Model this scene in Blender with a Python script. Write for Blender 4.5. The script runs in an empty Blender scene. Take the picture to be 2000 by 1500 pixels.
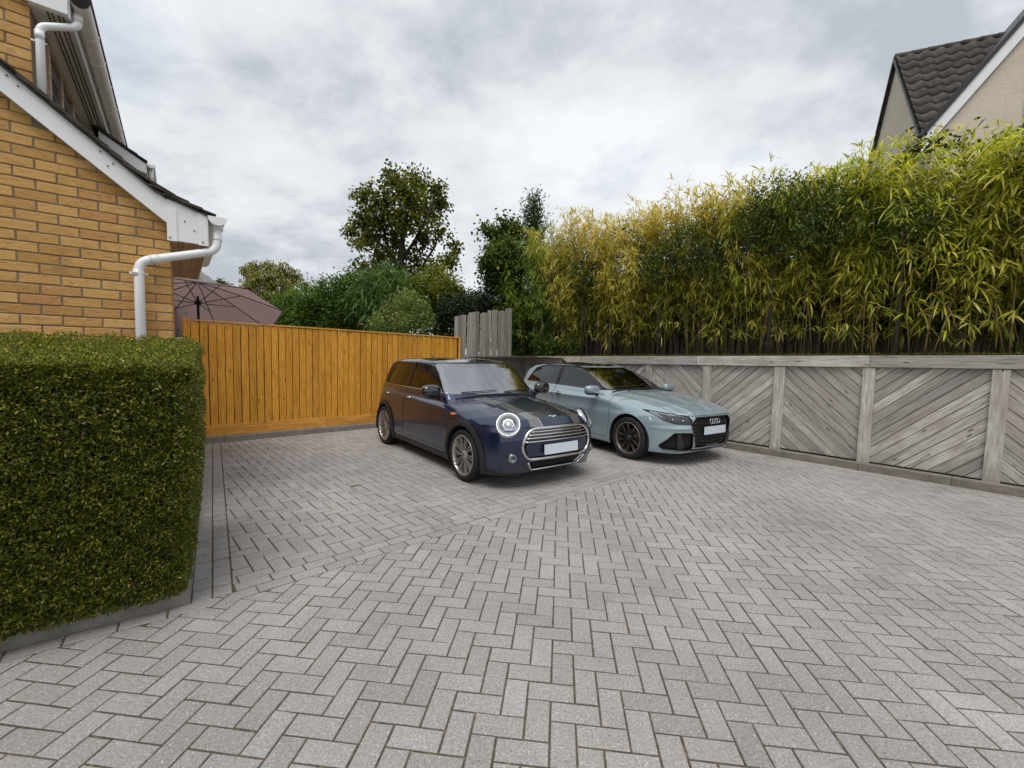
import bpy, bmesh, math, random
import numpy as np
from mathutils import Vector, Matrix

SC = bpy.context.scene
COL = SC.collection
R_ = math.radians

# ---------------------------------------------------------------- camera
CAM_H = 1.481
cam_data = bpy.data.cameras.new('camera')
cam_data.sensor_width = 36.0
cam_data.lens = 36.0 * 851.93 / 2000.0
cam_data.clip_start = 0.05
cam_data.clip_end = 3000.0
cam = bpy.data.objects.new('camera', cam_data)
COL.objects.link(cam)
_p, _r = 0.0670299, 0.0230656
_F = Vector((0, math.cos(_p), -math.sin(_p)))
_R0 = Vector((1, 0, 0)); _U0 = Vector((0, math.sin(_p), math.cos(_p)))
_R2 = math.cos(_r) * _R0 + math.sin(_r) * _U0
_U2 = -math.sin(_r) * _R0 + math.cos(_r) * _U0
cam.matrix_world = Matrix(((_R2.x, _U2.x, -_F.x, 0), (_R2.y, _U2.y, -_F.y, 0), (_R2.z, _U2.z, -_F.z, CAM_H), (0, 0, 0, 1)))
SC.camera = cam

# ---------------------------------------------------------------- sky, sun, exposure
SUN_EL, SUN_AZ = 64.0, 188.0      # azimuth clockwise from +Y: behind the camera, a little to the left
w = bpy.data.worlds.new('World'); SC.world = w; w.use_nodes = True
nt = w.node_tree; nt.nodes.clear()
def wn(t, **k):
    n = nt.nodes.new(t)
    for a, b in k.items(): setattr(n, a, b)
    return n
out = wn('ShaderNodeOutputWorld'); bg = wn('ShaderNodeBackground'); bg.inputs[1].default_value = 0.1
sky = wn('ShaderNodeTexSky', sky_type='NISHITA', sun_disc=False)
sky.sun_elevation = R_(SUN_EL); sky.sun_rotation = R_(SUN_AZ)
tc = wn('ShaderNodeTexCoord')
sep = wn('ShaderNodeSeparateXYZ'); nt.links.new(tc.outputs['Generated'], sep.inputs[0])
def wmath(op, a, b=None):
    n = wn('ShaderNodeMath', operation=op)
    for i, v in enumerate((a, b)):
        if v is None: continue
        if isinstance(v, (int, float)): n.inputs[i].default_value = v
        else: nt.links.new(v, n.inputs[i])
    return n.outputs[0]
zc = wmath('ADD', wmath('MAXIMUM', sep.outputs[2], 0.0), 0.28)
cv = wn('ShaderNodeCombineXYZ')
nt.links.new(wmath('DIVIDE', sep.outputs[0], zc), cv.inputs[0]); nt.links.new(wmath('DIVIDE', sep.outputs[1], zc), cv.inputs[1])
cv.inputs[2].default_value = 3.7
def wnoise(scale, detail, rough, dist, off=0):
    m = wn('ShaderNodeMapping'); m.inputs['Location'].default_value = (off, off * 0.7, off * 1.3); m.inputs['Scale'].default_value = (1, 1.05, 1)
    nt.links.new(cv.outputs[0], m.inputs[0])
    n = wn('ShaderNodeTexNoise'); n.inputs['Scale'].default_value = scale; n.inputs['Detail'].default_value = detail
    n.inputs['Roughness'].default_value = rough; n.inputs['Distortion'].default_value = dist
    nt.links.new(m.outputs[0], n.inputs['Vector']); return n.outputs[0]
n1 = wnoise(0.8, 8, 0.52, 0.15, 1.9); n2 = wnoise(3.3, 9, 0.58, 0.12, 4.0)
mixn = wmath('ADD', wmath('MULTIPLY', n1, 0.58), wmath('MULTIPLY', n2, 0.42))
ramp = wn('ShaderNodeValToRGB'); cr = ramp.color_ramp
cr.elements[0].position = 0.39; cr.elements[0].color = (0.36, 0.39, 0.425, 1)
cr.elements[1].position = 0.60; cr.elements[1].color = (0.655, 0.675, 0.70, 1)
e = cr.elements.new(0.49); e.color = (0.555, 0.58, 0.61, 1)
nt.links.new(mixn, ramp.inputs[0])
sc10 = wn('ShaderNodeVectorMath', operation='SCALE'); sc10.inputs[3].default_value = 10.0
nt.links.new(ramp.outputs[0], sc10.inputs[0])
gap = wn('ShaderNodeValToRGB'); gap.color_ramp.elements[0].position = 0.60; gap.color_ramp.elements[0].color = (0, 0, 0, 1)
gap.color_ramp.elements[1].position = 0.72; gap.color_ramp.elements[1].color = (0.28, 0.28, 0.28, 1)
nt.links.new(wnoise(1.7, 7, 0.6, 0.2, 8.3), gap.inputs[0])
mx = wn('ShaderNodeMix', data_type='RGBA'); nt.links.new(gap.outputs[0], mx.inputs[0])
nt.links.new(sc10.outputs[0], mx.inputs[6]); nt.links.new(sky.outputs[0], mx.inputs[7])
nt.links.new(mx.outputs[2], bg.inputs[0]); nt.links.new(bg.outputs[0], out.inputs[0])

sun_d = bpy.data.lights.new('sun', 'SUN'); sun_d.energy = 1.5; sun_d.angle = R_(35); sun_d.color = (1.0, 0.965, 0.91)
sun = bpy.data.objects.new('sun', sun_d); COL.objects.link(sun)
_sd = Vector((math.sin(R_(SUN_AZ)) * math.cos(R_(SUN_EL)), math.cos(R_(SUN_AZ)) * math.cos(R_(SUN_EL)), math.sin(R_(SUN_EL))))
sun.rotation_euler = _sd.to_track_quat('Z', 'Y').to_euler()
vs = SC.view_settings
vs.view_transform = 'Standard'; vs.look = 'None'; vs.exposure = 0.50; vs.gamma = 1.0; vs.use_curve_mapping = False
SC.render.engine = 'CYCLES'
SC.cycles.max_bounces = 8; SC.cycles.transparent_max_bounces = 12; SC.cycles.use_denoising = True
SC.cycles.sample_clamp_indirect = 6.0

# ---------------------------------------------------------------- helpers
def tag(o, label=None, cat=None, group=None, kind=None):
    if label: o['label'] = label
    if cat: o['category'] = cat
    if group: o['group'] = group
    if kind: o['kind'] = kind
    return o
def empty(name, M=None, parent=None):
    o = bpy.data.objects.new(name, None); COL.objects.link(o); o.empty_display_size = 0.2
    if parent: o.parent = parent
    if M is not None: o.matrix_local = M if parent else M
    return o
def mk(name, V, F, mat, parent=None, smooth=False, cols=None, M=None, normals=None):
    me = bpy.data.meshes.new(name)
    V = np.asarray(V, dtype=np.float32)
    if isinstance(F, np.ndarray):
        n = F.shape[1]
        me.vertices.add(len(V)); me.vertices.foreach_set('co', V.ravel())
        me.loops.add(F.size); me.loops.foreach_set('vertex_index', F.ravel().astype(np.int32))
        me.polygons.add(len(F)); me.polygons.foreach_set('loop_start', np.arange(0, F.size, n, dtype=np.int32))
        me.polygons.foreach_set('loop_total', np.full(len(F), n, dtype=np.int32))
        me.update(calc_edges=True)
    else:
        me.from_pydata([tuple(map(float, v)) for v in V], [], [tuple(f) for f in F]); me.update()
    if cols is not None:
        a = me.color_attributes.new('tone', 'FLOAT_COLOR', 'POINT')
        c = np.ones((len(V), 4), dtype=np.float32); c[:, :3] = cols
        a.data.foreach_set('color', c.ravel())
    for m_ in (mat if isinstance(mat, (list, tuple)) else [mat]): me.materials.append(m_)
    if smooth: me.polygons.foreach_set('use_smooth', np.ones(len(me.polygons), dtype=bool))
    if normals is not None:
        me.normals_split_custom_set_from_vertices([tuple(map(float, q)) for q in normals])
    return link(name, me, parent, M)
def link(name, me, parent=None, M=None):
    o = bpy.data.objects.new(name, me); COL.objects.link(o)
    if parent is not None: o.parent = parent
    if M is not None: o.matrix_local = M
    return o
class MB:
    'collects simple solids into one mesh'
    def __init__(s): s.v = []; s.f = []
    def add(s, V, F):
        b = len(s.v); s.v += [tuple(map(float, q)) for q in V]; s.f += [tuple(b + i for i in f) for f in F]
    def box(s, x0, x1, y0, y1, z0, z1, c=0.0):
        if c <= 0:
            V = [(x, y, z) for z in (z0, z1) for y in (y0, y1) for x in (x0, x1)]
            s.add(V, [(0, 2, 3, 1), (4, 5, 7, 6), (0, 1, 5, 4), (1, 3, 7, 5), (3, 2, 6, 7), (2, 0, 4, 6)])
        else:
            bm = bmesh.new(); bmesh.ops.create_cube(bm, size=1)
            for v in bm.verts: v.co = Vector(((x0 + x1) / 2 + v.co.x * (x1 - x0), (y0 + y1) / 2 + v.co.y * (y1 - y0), (z0 + z1) / 2 + v.co.z * (z1 - z0)))
            bmesh.ops.bevel(bm, geom=bm.edges[:], offset=c, segments=1, affect='EDGES')
            bm.verts.index_update(); s.add([v.co for v in bm.verts], [[v.index for v in f.verts] for f in bm.faces]); bm.free()
        return s
    def prism(s, poly, a, b, axis='y', flip=False):
        'poly in two coordinates, extruded along the third from a to b'
        def P(u, v, w):
            return {'y': (u, w, v), 'x': (w, u, v), 'z': (u, v, w)}[axis]
        n = len(poly); V = [P(u, v, a) for u, v in poly] + [P(u, v, b) for u, v in poly]
        F = [tuple(range(n)), tuple(range(2 * n - 1, n - 1, -1))] + [(i, i + n, (i + 1) % n + n, (i + 1) % n) for i in range(n)]
        s.add(V, F); return s
    def tube(s, path, r, n=12, cap=True, closed=False):
        path = [Vector(p) for p in path]; m = len(path)
        rs = r if isinstance(r, (list, tuple)) else [r] * m
        prev = None; V = []
        for i, p in enumerate(path):
            if closed: d = path[(i + 1) % m] - path[i - 1]
            else: d = path[min(i + 1, m - 1)] - path[max(i - 1, 0)]
            d.normalize()
            if prev is None: u = d.orthogonal().normalized()
            else:
                u = prev - d * prev.dot(d)
                u = u.normalized() if u.length > 1e-6 else d.orthogonal().normalized()
            prev = u; q = d.cross(u)
            V += [p + (u * math.cos(2 * math.pi * k / n) + q * math.sin(2 * math.pi * k / n)) * rs[i] for k in range(n)]
        F = []
        for i in range(m if closed else m - 1):
            j = (i + 1) % m
            for k in range(n): F.append((i * n + k, i * n + (k + 1) % n, j * n + (k + 1) % n, j * n + k))
        if cap and not closed: F += [tuple(range(n - 1, -1, -1)), tuple((m - 1) * n + k for k in range(n))]
        s.add(V, F); return s
    def lathe(s, prof, n=24, axis='z', origin=(0, 0, 0)):
        'profile (r, h) turned about an axis'
        V = []
        for r, h in prof:
            for k in range(n):
                a = 2 * math.pi * k / n; x, y = r * math.cos(a), r * math.sin(a)
                p = {'z': (x, y, h), 'y': (x, h, y), 'x': (h, x, y)}[axis]
                V.append((p[0] + origin[0], p[1] + origin[1], p[2] + origin[2]))
        F = [(i * n + k, i * n + (k + 1) % n, (i + 1) * n + (k + 1) % n, (i + 1) * n + k) for i in range(len(prof) - 1) for k in range(n)]
        s.add(V, F); return s
    def build(s, name, mat, parent=None, smooth=False, M=None):
        return mk(name, s.v, s.f, mat, parent, smooth, M=M)
def hdg(a): a = R_(a); return Vector((math.sin(a), math.cos(a), 0))   # heading: degrees clockwise from +Y
def frame(o, xdir, zdir=Vector((0, 0, 1))):
    'matrix with local x along xdir, z up, y to the left of x'
    x = Vector(xdir).normalized(); y = zdir.cross(x).normalized()
    return Matrix(((x.x, y.x, zdir.x, o[0]), (x.y, y.y, zdir.y, o[1]), (x.z, y.z, zdir.z, o[2]), (0, 0, 0, 1)))
def T(x, y, z, rz=0, rx=0, ry=0): return Matrix.Translation((x, y, z)) @ Matrix.Rotation(rz, 4, 'Z') @ Matrix.Rotation(ry, 4, 'Y') @ Matrix.Rotation(rx, 4, 'X')

# ---------------------------------------------------------------- materials
class NT:
    def __init__(s, name):
        s.m = bpy.data.materials.new(name); s.m.use_nodes = True; s.t = s.m.node_tree
        s.b = s.t.nodes['Principled BSDF']; s.out = s.t.nodes['Material Output']
        s.tc = None
    def n(s, t, **k):
        q = s.t.nodes.new(t)
        for a, b in k.items(): setattr(q, a, b)
        return q
    def l(s, a, b): s.t.links.new(a, b)
    def set(s, q, i, v):
        if isinstance(v, (int, float)): q.inputs[i].default_value = v
        elif isinstance(v, tuple): q.inputs[i].default_value = v if len(v) == 4 or q.inputs[i].type != 'RGBA' else v + (1,)
        else: s.l(v, q.inputs[i])
    def coord(s, kind='Object', scale=(1, 1, 1), rnd=False, rot=(0, 0, 0)):
        if s.tc is None: s.tc = s.n('ShaderNodeTexCoord')
        m = s.n('ShaderNodeMapping'); m.inputs['Scale'].default_value = scale; m.inputs['Rotation'].default_value = rot
        src = s.tc.outputs[kind]
        if kind == 'World':
            pass
        if rnd:
            oi = s.n('ShaderNodeObjectInfo'); mu = s.n('ShaderNodeMath', operation='MULTIPLY'); s.l(oi.outputs['Random'], mu.inputs[0]); mu.inputs[1].default_value = 37.0
            a = s.n('ShaderNodeVectorMath', operation='ADD'); s.l(src, a.inputs[0]); s.l(mu.outputs[0], a.inputs[1]); src = a.outputs[0]
        s.l(src, m.inputs[0]); return m.outputs[0]
    def world(s, scale=(1, 1, 1)):
        g = s.n('ShaderNodeNewGeometry'); m = s.n('ShaderNodeMapping'); m.inputs['Scale'].default_value = scale
        s.l(g.outputs['Position'], m.inputs[0]); return m.outputs[0]
    def noise(s, vec, scale, detail=4, rough=0.55, dist=0.0):
        q = s.n('ShaderNodeTexNoise'); s.l(vec, q.inputs['Vector']); q.inputs['Scale'].default_value = scale
        q.inputs['Detail'].default_value = detail; q.inputs['Roughness'].default_value = rough; q.inputs['Distortion'].default_value = dist
        return q.outputs[0]
    def voro(s, vec, scale, out='Distance', feature='F1', rnd=1.0):
        q = s.n('ShaderNodeTexVoronoi', feature=feature); s.l(vec, q.inputs['Vector']); q.inputs['Scale'].default_value = scale
        q.inputs['Randomness'].default_value = rnd; return q.outputs[out]
    def ramp(s, fac, stops):
        q = s.n('ShaderNodeValToRGB'); c = q.color_ramp
        while len(c.elements) < len(stops): c.elements.new(0.5)
        for e, (p, col) in zip(c.elements, stops):
            e.position = p; e.color = (col, col, col, 1) if isinstance(col, (int, float)) else tuple(col) + (1,)
        s.l(fac, q.inputs[0]); return q.outputs[0]
    def mix(s, fac, a, b, mode='MIX'):
        q = s.n('ShaderNodeMix', data_type='RGBA', blend_type=mode)
        s.set(q, 0, fac); s.set(q, 6, a); s.set(q, 7, b); return q.outputs[2]
    def math(s, op, a, b=0.0):
        q = s.n('ShaderNodeMath', operation=op); s.set(q, 0, a); s.set(q, 1, b); return q.outputs[0]
    def rand(s): return s.n('ShaderNodeObjectInfo').outputs['Random']
    def attr(s, name='tone'):
        q = s.n('ShaderNodeAttribute'); q.attribute_name = name; return q.outputs['Color']
    def bump(s, h, strength=0.3, dist=0.01):
        q = s.n('ShaderNodeBump'); q.inputs['Strength'].default_value = strength; q.inputs['Distance'].default_value = dist
        s.l(h, q.inputs['Height']); s.l(q.outputs[0], s.b.inputs['Normal'])
    def fin(s, col=None, rough=0.6, metal=0.0, spec=0.5, coat=0.0):
        if col is not None: s.set(s.b, 'Base Color', col if not isinstance(col, tuple) else col + (1,) if len(col) == 3 else col)
        s.set(s.b, 'Roughness', rough); s.set(s.b, 'Metallic', metal); s.set(s.b, 'Specular IOR Level', spec)
        if coat: s.b.inputs['Coat Weight'].default_value = coat; s.b.inputs['Coat Roughness'].default_value = 0.03
        return s.m
def plain(name, col, rough=0.5, metal=0.0, spec=0.5, coat=0.0, var=0.06, vs=6.0):
    'a colour with a little mottling'
    q = NT(name); n = q.noise(q.world(), vs, 5, 0.6)
    c = q.mix(n, tuple(x * (1 - var * 2) for x in col), tuple(min(1, x * (1 + var * 2)) for x in col))
    rr = q.ramp(q.noise(q.world(), vs * 3, 4), [(0.3, max(0.0, rough - 0.06)), (0.7, min(1, rough + 0.06))])
    return q.fin(c, rr, metal, spec, coat)
def wood(name, stops, along='z', rough=0.75, knot=(0.1, 0.05, 0.02), knots=1.0, tone=0.35, weather=None, bump=0.35, grain=1.0):
    q = NT(name)
    sc = {'z': (1, 1, 0.06), 'x': (0.06, 1, 1), 'y': (1, 0.06, 1)}[along]
    v = q.coord('Object', sc, rnd=True)
    g1 = q.noise(v, 26 * grain, 6, 0.62, 1.2); g2 = q.noise(v, 90 * grain, 3, 0.6, 0.4)
    col = q.ramp(g1, stops)
    r = q.rand()
    col = q.mix(1.0, col, q.ramp(r, [(0.0, 1 - tone), (0.5, 1.0), (1.0, 1 + tone * 0.6)]), 'MULTIPLY')
    fine = q.ramp(g2, [(0.35, 0.70), (0.6, 1.08)]); col = q.mix(1.0, col, fine, 'MULTIPLY')
    if weather:
        wv = q.noise(q.coord('Object', (1, 1, 1), rnd=True), 3.5, 5, 0.65); col = q.mix(q.ramp(wv, [(0.42, 0.0), (0.68, 0.75)]), col, weather)
    sc2 = {'z': (1, 1, 0.3), 'x': (0.3, 1, 1), 'y': (1, 0.3, 1)}[along]
    kd = q.voro(q.coord('Object', sc2, rnd=True), 9 * knots)
    kf = q.ramp(kd, [(0.06, 0.8), (0.13, 0.0)])
    col = q.mix(kf, col, knot)
    hgt = q.math('ADD', q.math('MULTIPLY', g1, 0.6), q.math('MULTIPLY', g2, 0.4))
    q.bump(hgt, bump, 0.004)
    return q.fin(col, rough, 0, 0.3)

def m_paver():
    q = NT('grey_block_paving')
    w1 = q.world()
    r = q.math('ADD', q.rand(), q.n('ShaderNodeSeparateColor').outputs[0])
    sc = q.n('ShaderNodeSeparateColor'); q.l(q.attr(), sc.inputs[0])
    rr = q.math('FRACT', q.math('ADD', q.rand(), sc.outputs[0]))
    tone = q.ramp(rr, [(0.0, (0.30, 0.280, 0.266)), (0.3, (0.335, 0.315, 0.30)), (0.6, (0.355, 0.325, 0.312)), (0.8, (0.335, 0.322, 0.312)), (1.0, (0.375, 0.352, 0.338))])
    big = q.ramp(q.noise(w1, 0.9, 6, 0.65), [(0.3, 0.80), (0.7, 1.12)])
    c = q.mix(1.0, tone, big, 'MULTIPLY')
    gr = q.noise(w1, 105, 6, 0.8, 0.6); c = q.mix(1.0, c, q.ramp(gr, [(0.32, 0.50), (0.5, 1.0), (0.68, 1.42)]), 'MULTIPLY')
    sp = q.voro(w1, 95); c = q.mix(q.ramp(sp, [(0.10, 0.55), (0.2, 0.0)]), c, (0.16, 0.145, 0.13))
    sp2 = q.voro(w1, 48); c = q.mix(q.ramp(sp2, [(0.10, 0.85), (0.17, 0.0)]), c, (0.60, 0.57, 0.53))
    st = q.noise(w1, 5.5, 6, 0.7, 0.6); c = q.mix(q.ramp(st, [(0.55, 0.0), (0.8, 0.3)]), c, (0.21, 0.185, 0.16))
    q.bump(q.math('ADD', gr, q.math('MULTIPLY', q.noise(w1, 40, 4, 0.6), 0.8)), 0.5, 0.004)
    return q.fin(c, 0.88, 0, 0.25)
def m_joint():
    q = NT('jointing_sand'); w1 = q.world()
    n = q.noise(w1, 30, 5, 0.7)
    c = q.ramp(n, [(0.3, (0.060, 0.045, 0.033)), (0.55, (0.115, 0.090, 0.066)), (0.75, (0.24, 0.185, 0.13))])
    q.bump(q.noise(w1, 200, 4, 0.7), 0.8, 0.004)
    return q.fin(c, 0.95, 0, 0.2)
def m_concrete(name, a, b, moss=None, sc=1.0):
    q = NT(name); w1 = q.world()
    n = q.noise(w1, 6 * sc, 7, 0.7, 0.4); c = q.ramp(n, [(0.3, a), (0.7, b)])
    c = q.mix(1.0, c, q.ramp(q.noise(w1, 160, 4, 0.75), [(0.3, 0.72), (0.7, 1.25)]), 'MULTIPLY')
    c = q.mix(q.ramp(q.voro(w1, 60), [(0.08, 0.6), (0.15, 0.0)]), c, (0.42, 0.39, 0.34))
    if moss: c = q.mix(q.ramp(q.noise(w1, 9, 6, 0.7), [(0.5, 0.0), (0.68, 0.7)]), c, moss)
    q.bump(q.noise(w1, 120, 5, 0.7), 0.6, 0.004)
    return q.fin(c, 0.9, 0, 0.25)
M = {}
M['paver'] = m_paver(); M['joint'] = m_joint()
M['kerb'] = m_concrete('kerb_concrete', (0.13, 0.115, 0.098), (0.27, 0.24, 0.205))
M['kerb_light'] = m_concrete('kerb_concrete_light', (0.17, 0.155, 0.14), (0.30, 0.28, 0.25))
M['orange_wood'] = wood('orange_stained_softwood', [(0.25, (0.58, 0.25, 0.028)), (0.5, (0.76, 0.355, 0.042)), (0.75, (0.88, 0.47, 0.085))], 'z', 0.62, (0.24, 0.075, 0.010), 1.0, 0.16, bump=0.25)
M['orange_wood_x'] = wood('orange_stained_softwood_rail', [(0.25, (0.53, 0.23, 0.035)), (0.5, (0.66, 0.31, 0.06)), (0.75, (0.78, 0.42, 0.11))], 'x', 0.62, (0.30, 0.10, 0.02), 0.8, 0.2, bump=0.2)
GW = [(0.26, (0.18, 0.16, 0.14)), (0.42, (0.41, 0.38, 0.345)), (0.6, (0.56, 0.53, 0.485)), (0.8, (0.70, 0.67, 0.62))]
M['grey_wood_x'] = wood('weathered_grey_softwood', GW, 'x', 0.85, (0.055, 0.042, 0.034), 1.1, 0.34, weather=(0.34, 0.295, 0.25), bump=0.5)
M['grey_wood'] = wood('weathered_grey_post', GW, 'z', 0.85, (0.07, 0.055, 0.045), 0.8, 0.2, weather=(0.36, 0.315, 0.27), bump=0.5)
M['pale_wood'] = wood('grey_brown_paling', [(0.25, (0.20, 0.175, 0.155)), (0.5, (0.36, 0.325, 0.29)), (0.75, (0.50, 0.455, 0.41))], 'z', 0.85, (0.06, 0.05, 0.04), 0.8, 0.3, bump=0.4)
M['dark_pale'] = wood('dark_brown_paling', [(0.25, (0.09, 0.072, 0.064)), (0.5, (0.17, 0.14, 0.125)), (0.75, (0.27, 0.225, 0.20))], 'z', 0.85, (0.03, 0.02, 0.02), 0.8, 0.3, bump=0.4)
M['pvc'] = plain('white_pvc', (0.83, 0.83, 0.835), 0.32, 0, 0.5, 0, 0.03, 3)
M['pvc_old'] = plain('cream_pvc', (0.82, 0.76, 0.70), 0.42, 0, 0.5, 0, 0.07, 4)
M['screw'] = plain('grey_screw', (0.12, 0.12, 0.12), 0.5)
def m_brick():
    q = NT('yellow_buff_brick'); v = q.coord('Object', (1, 1, 1), rnd=True)
    tone = q.ramp(q.rand(), [(0.0, (0.50, 0.27, 0.088)), (0.25, (0.59, 0.335, 0.115)), (0.5, (0.645, 0.375, 0.13)), (0.75, (0.68, 0.41, 0.155)), (0.93, (0.60, 0.32, 0.115)), (1.0, (0.52, 0.25, 0.10))])
    v2 = q.coord('Object', (0.45, 1, 1.7), rnd=True)
    cr = q.noise(v2, 32, 7, 0.68, 1.6)
    c = q.mix(1.0, tone, q.ramp(cr, [(0.30, 0.42), (0.42, 0.86), (0.6, 1.05), (0.8, 1.2)]), 'MULTIPLY')
    c = q.mix(1.0, c, q.ramp(q.noise(q.world(), 260, 3, 0.7), [(0.3, 0.85), (0.7, 1.12)]), 'MULTIPLY')
    stn = q.ramp(q.noise(q.world((1.0, 1.0, 1.0)), 2.2, 6, 0.7), [(0.60, 0.0), (0.75, 0.45)]); c = q.mix(stn, c, (0.17, 0.10, 0.05))
    q.bump(cr, 0.9, 0.006)
    return q.fin(c, 0.85, 0, 0.25)
M['brick'] = m_brick()
M['mortar'] = m_concrete('grey_mortar', (0.185, 0.145, 0.10), (0.28, 0.23, 0.165))
def m_tile():
    q = NT('dark_roof_tile'); n = q.noise(q.world(), 8, 6, 0.7)
    c = q.ramp(n, [(0.3, (0.035, 0.03, 0.026)), (0.6, (0.085, 0.072, 0.06)), (0.78, (0.17, 0.145, 0.115))])
    c = q.mix(1.0, c, q.ramp(q.rand(), [(0, 0.75), (1, 1.25)]), 'MULTIPLY'); q.bump(q.noise(q.world(), 90, 5, 0.7), 0.5, 0.004)
    return q.fin(c, 0.85, 0, 0.3)
M['tile'] = m_tile()
M['tan_soffit'] = wood('tan_soffit_board', [(0.25, (0.40, 0.28, 0.18)), (0.6, (0.56, 0.41, 0.28)), (0.8, (0.66, 0.51, 0.37))], 'y', 0.6, (0.2, 0.13, 0.08), 0.5, 0.15, bump=0.1)
M['slot'] = plain('dark_slot', (0.10, 0.065, 0.04), 0.8)
def m_render(name, col):
    q = NT(name); w1 = q.world()
    c = q.mix(q.noise(w1, 1.5, 6, 0.65), tuple(x * 0.84 for x in col), tuple(min(1, x * 1.1) for x in col))
    crk = q.voro(q.world(), 2.6, 'Distance', 'DISTANCE_TO_EDGE'); 
    c = q.mix(q.ramp(crk, [(0.006, 0.35), (0.02, 0.0)]), c, tuple(x * 0.7 for x in col))
    q.bump(q.noise(w1, 25, 7, 0.75, 0.6), 0.7, 0.02); return q.fin(c, 0.9, 0, 0.2)
M['render'] = m_render('cream_render', (0.68, 0.59, 0.49))
M['soil'] = m_concrete('dark_soil', (0.022, 0.017, 0.012), (0.06, 0.046, 0.032))
M['black'] = plain('black_paint', (0.012, 0.012, 0.013), 0.45)
# ---------------------------------------------------------------- ground and driveway
gm = NT('asphalt_and_grass'); _w = gm.world()
_c = gm.mix(gm.ramp(gm.noise(_w, 0.05, 4), [(0.45, 0.0), (0.55, 1.0)]), (0.10, 0.095, 0.09), (0.05, 0.075, 0.03))
M['ground'] = gm.fin(_c, 0.95, 0, 0.2)
_g = 900.0
tag(mk('ground', [(-_g, -_g, -0.06), (_g, -_g, -0.06), (_g, _g, -0.06), (-_g, _g, -0.06)], [(0, 1, 2, 3)], M['ground']), kind='structure')

U = 0.1025
DIV_P = Vector((-0.30, 3.68)); DIV_D = Vector((0.737, 0.676)); DIV_N = Vector((0.676, -0.737))      # divider course, N towards the camera
EDG_P = Vector((-1.835, 2.44)); EDG_D = Vector((-0.566, 0.8244)); EDG_N = Vector((0.8244, 0.566))   # left edge, N towards the drive
BED_P = EDG_P.copy(); BED_D = Vector((-0.804, -0.595)); BED_N = Vector((0.595, -0.804))             # front kerb of the hedge bed
KR_P = Vector((4.93, 5.80)); KR_D = Vector((0.676, -0.737)); KR_N = Vector((-0.737, -0.676))        # right kerb face, N towards the drive
FE_O = Vector((-4.92, 6.58)); FE_D = Vector((0.760, 0.649)); FE_N = Vector((0.649, -0.760))         # orange fence, N towards the drive
KF_P = FE_O + FE_N * 0.10

def clip(poly, P, N, off=0.0):
    'keep the side where (p-P).N >= off'
    out = []; n = len(poly)
    for i in range(n):
        a, b = poly[i], poly[(i + 1) % n]; da = (a - P).dot(N) - off; db = (b - P).dot(N) - off
        if da >= 0: out.append(a)
        if (da >= 0) != (db >= 0): out.append(a + (b - a) * (da / (da - db)))
    return out
def area(p): return 0.5 * sum(p[i].x * p[(i + 1) % len(p)].y - p[(i + 1) % len(p)].x * p[i].y for i in range(len(p)))
def inset(poly, d):
    'inset a convex counter-clockwise polygon'
    n = len(poly); L = []
    for i in range(n):
        a, b = poly[i], poly[(i + 1) % n]; e = (b - a)
        if e.length < 1e-4: continue
        e.normalize(); nn = Vector((-e.y, e.x)); L.append((a + nn * d, e))
    out = []
    for i in range(len(L)):
        p1, d1 = L[i - 1]; p2, d2 = L[i]; cr_ = d1.x * d2.y - d1.y * d2.x
        if abs(cr_) < 1e-4: out.append(p2); continue
        t = ((p2.x - p1.x) * d2.y - (p2.y - p1.y) * d2.x) / cr_; out.append(p1 + d1 * t)
    return out
rng = random.Random(7)
def paver_geo(poly, z=0.0, tx=0.0, ty=0.0, c=None):
    j = rng.uniform(0.0036, 0.0052)
    p0 = inset(poly, j); p1 = inset(poly, j + 0.0028)
    if len(p0) < 3 or len(p1) != len(p0) or area(p0) < 5e-4 or area(p1) < 2e-4: return None
    n = len(p0)
    if c is None: c = sum(poly, Vector((0, 0))) / len(poly)
    def zz(p): return z + (p.x - c.x) * tx + (p.y - c.y) * ty
    V = [(p.x, p.y, -0.03) for p in p0] + [(p.x, p.y, zz(p) - 0.0025) for p in p0] + [(p.x, p.y, zz(p)) for p in p1]
    F = [(i, (i + 1) % n, n + (i + 1) % n, n + i) for i in range(n)] + [(n + i, n + (i + 1) % n, 2 * n + (i + 1) % n, 2 * n + i) for i in range(n)] + [tuple(range(2 * n, 3 * n))]
    return V, F
pavers = []      # (poly, distance, whole?)
def rect(o, du, dv, a, b, w_, h_):
    return [o + du * a + dv * b, o + du * (a + w_) + dv * b, o + du * (a + w_) + dv * (b + h_), o + du * a + dv * (b + h_)]
def herring(o, ang, u, keep, clips, rngU):
    du = Vector((math.cos(ang), math.sin(ang))) * u; dv = Vector((-math.sin(ang), math.cos(ang))) * u
    for a in range(-rngU, rngU):
        for b in range(-rngU, rngU):
            if (a + b) % 4: continue
            for q in ((a, b - 1, 2, 1), (a + 2, b - 1, 1, 2)):
                p = rect(o, du, dv, *q)
                c = (p[0] + p[2]) / 2
                if not keep(c): continue
                full = True
                for (P, N, off) in clips:
                    if P is BED_P and (c - BED_P).dot(BED_D) < -0.05: continue
                    if P is DIV_P and N is DIV_N:
                        if (c - BED_P).dot(BED_D) > -0.02: continue
                        if (c - EDG_P).dot(EDG_N) < 2 * U: P, N = EDG_P, -EDG_D
                    k = min((v - P).dot(N) for v in p) - off
                    if k < 0: p = clip(p, P, N, off); full = False
                    if len(p) < 3: break
                if len(p) >= 3 and area(p) > 6e-4: pavers.append((p, c.length, full))
aA = -0.10909
oA = Vector((1.04980, 18.4861)) * U
inB = lambda c: -1.2 < c.y < 8.6 and -5.5 < c.x < 6.6
course = 2 * U
def keepA(c): return inB(c) and c.y > -0.9
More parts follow.
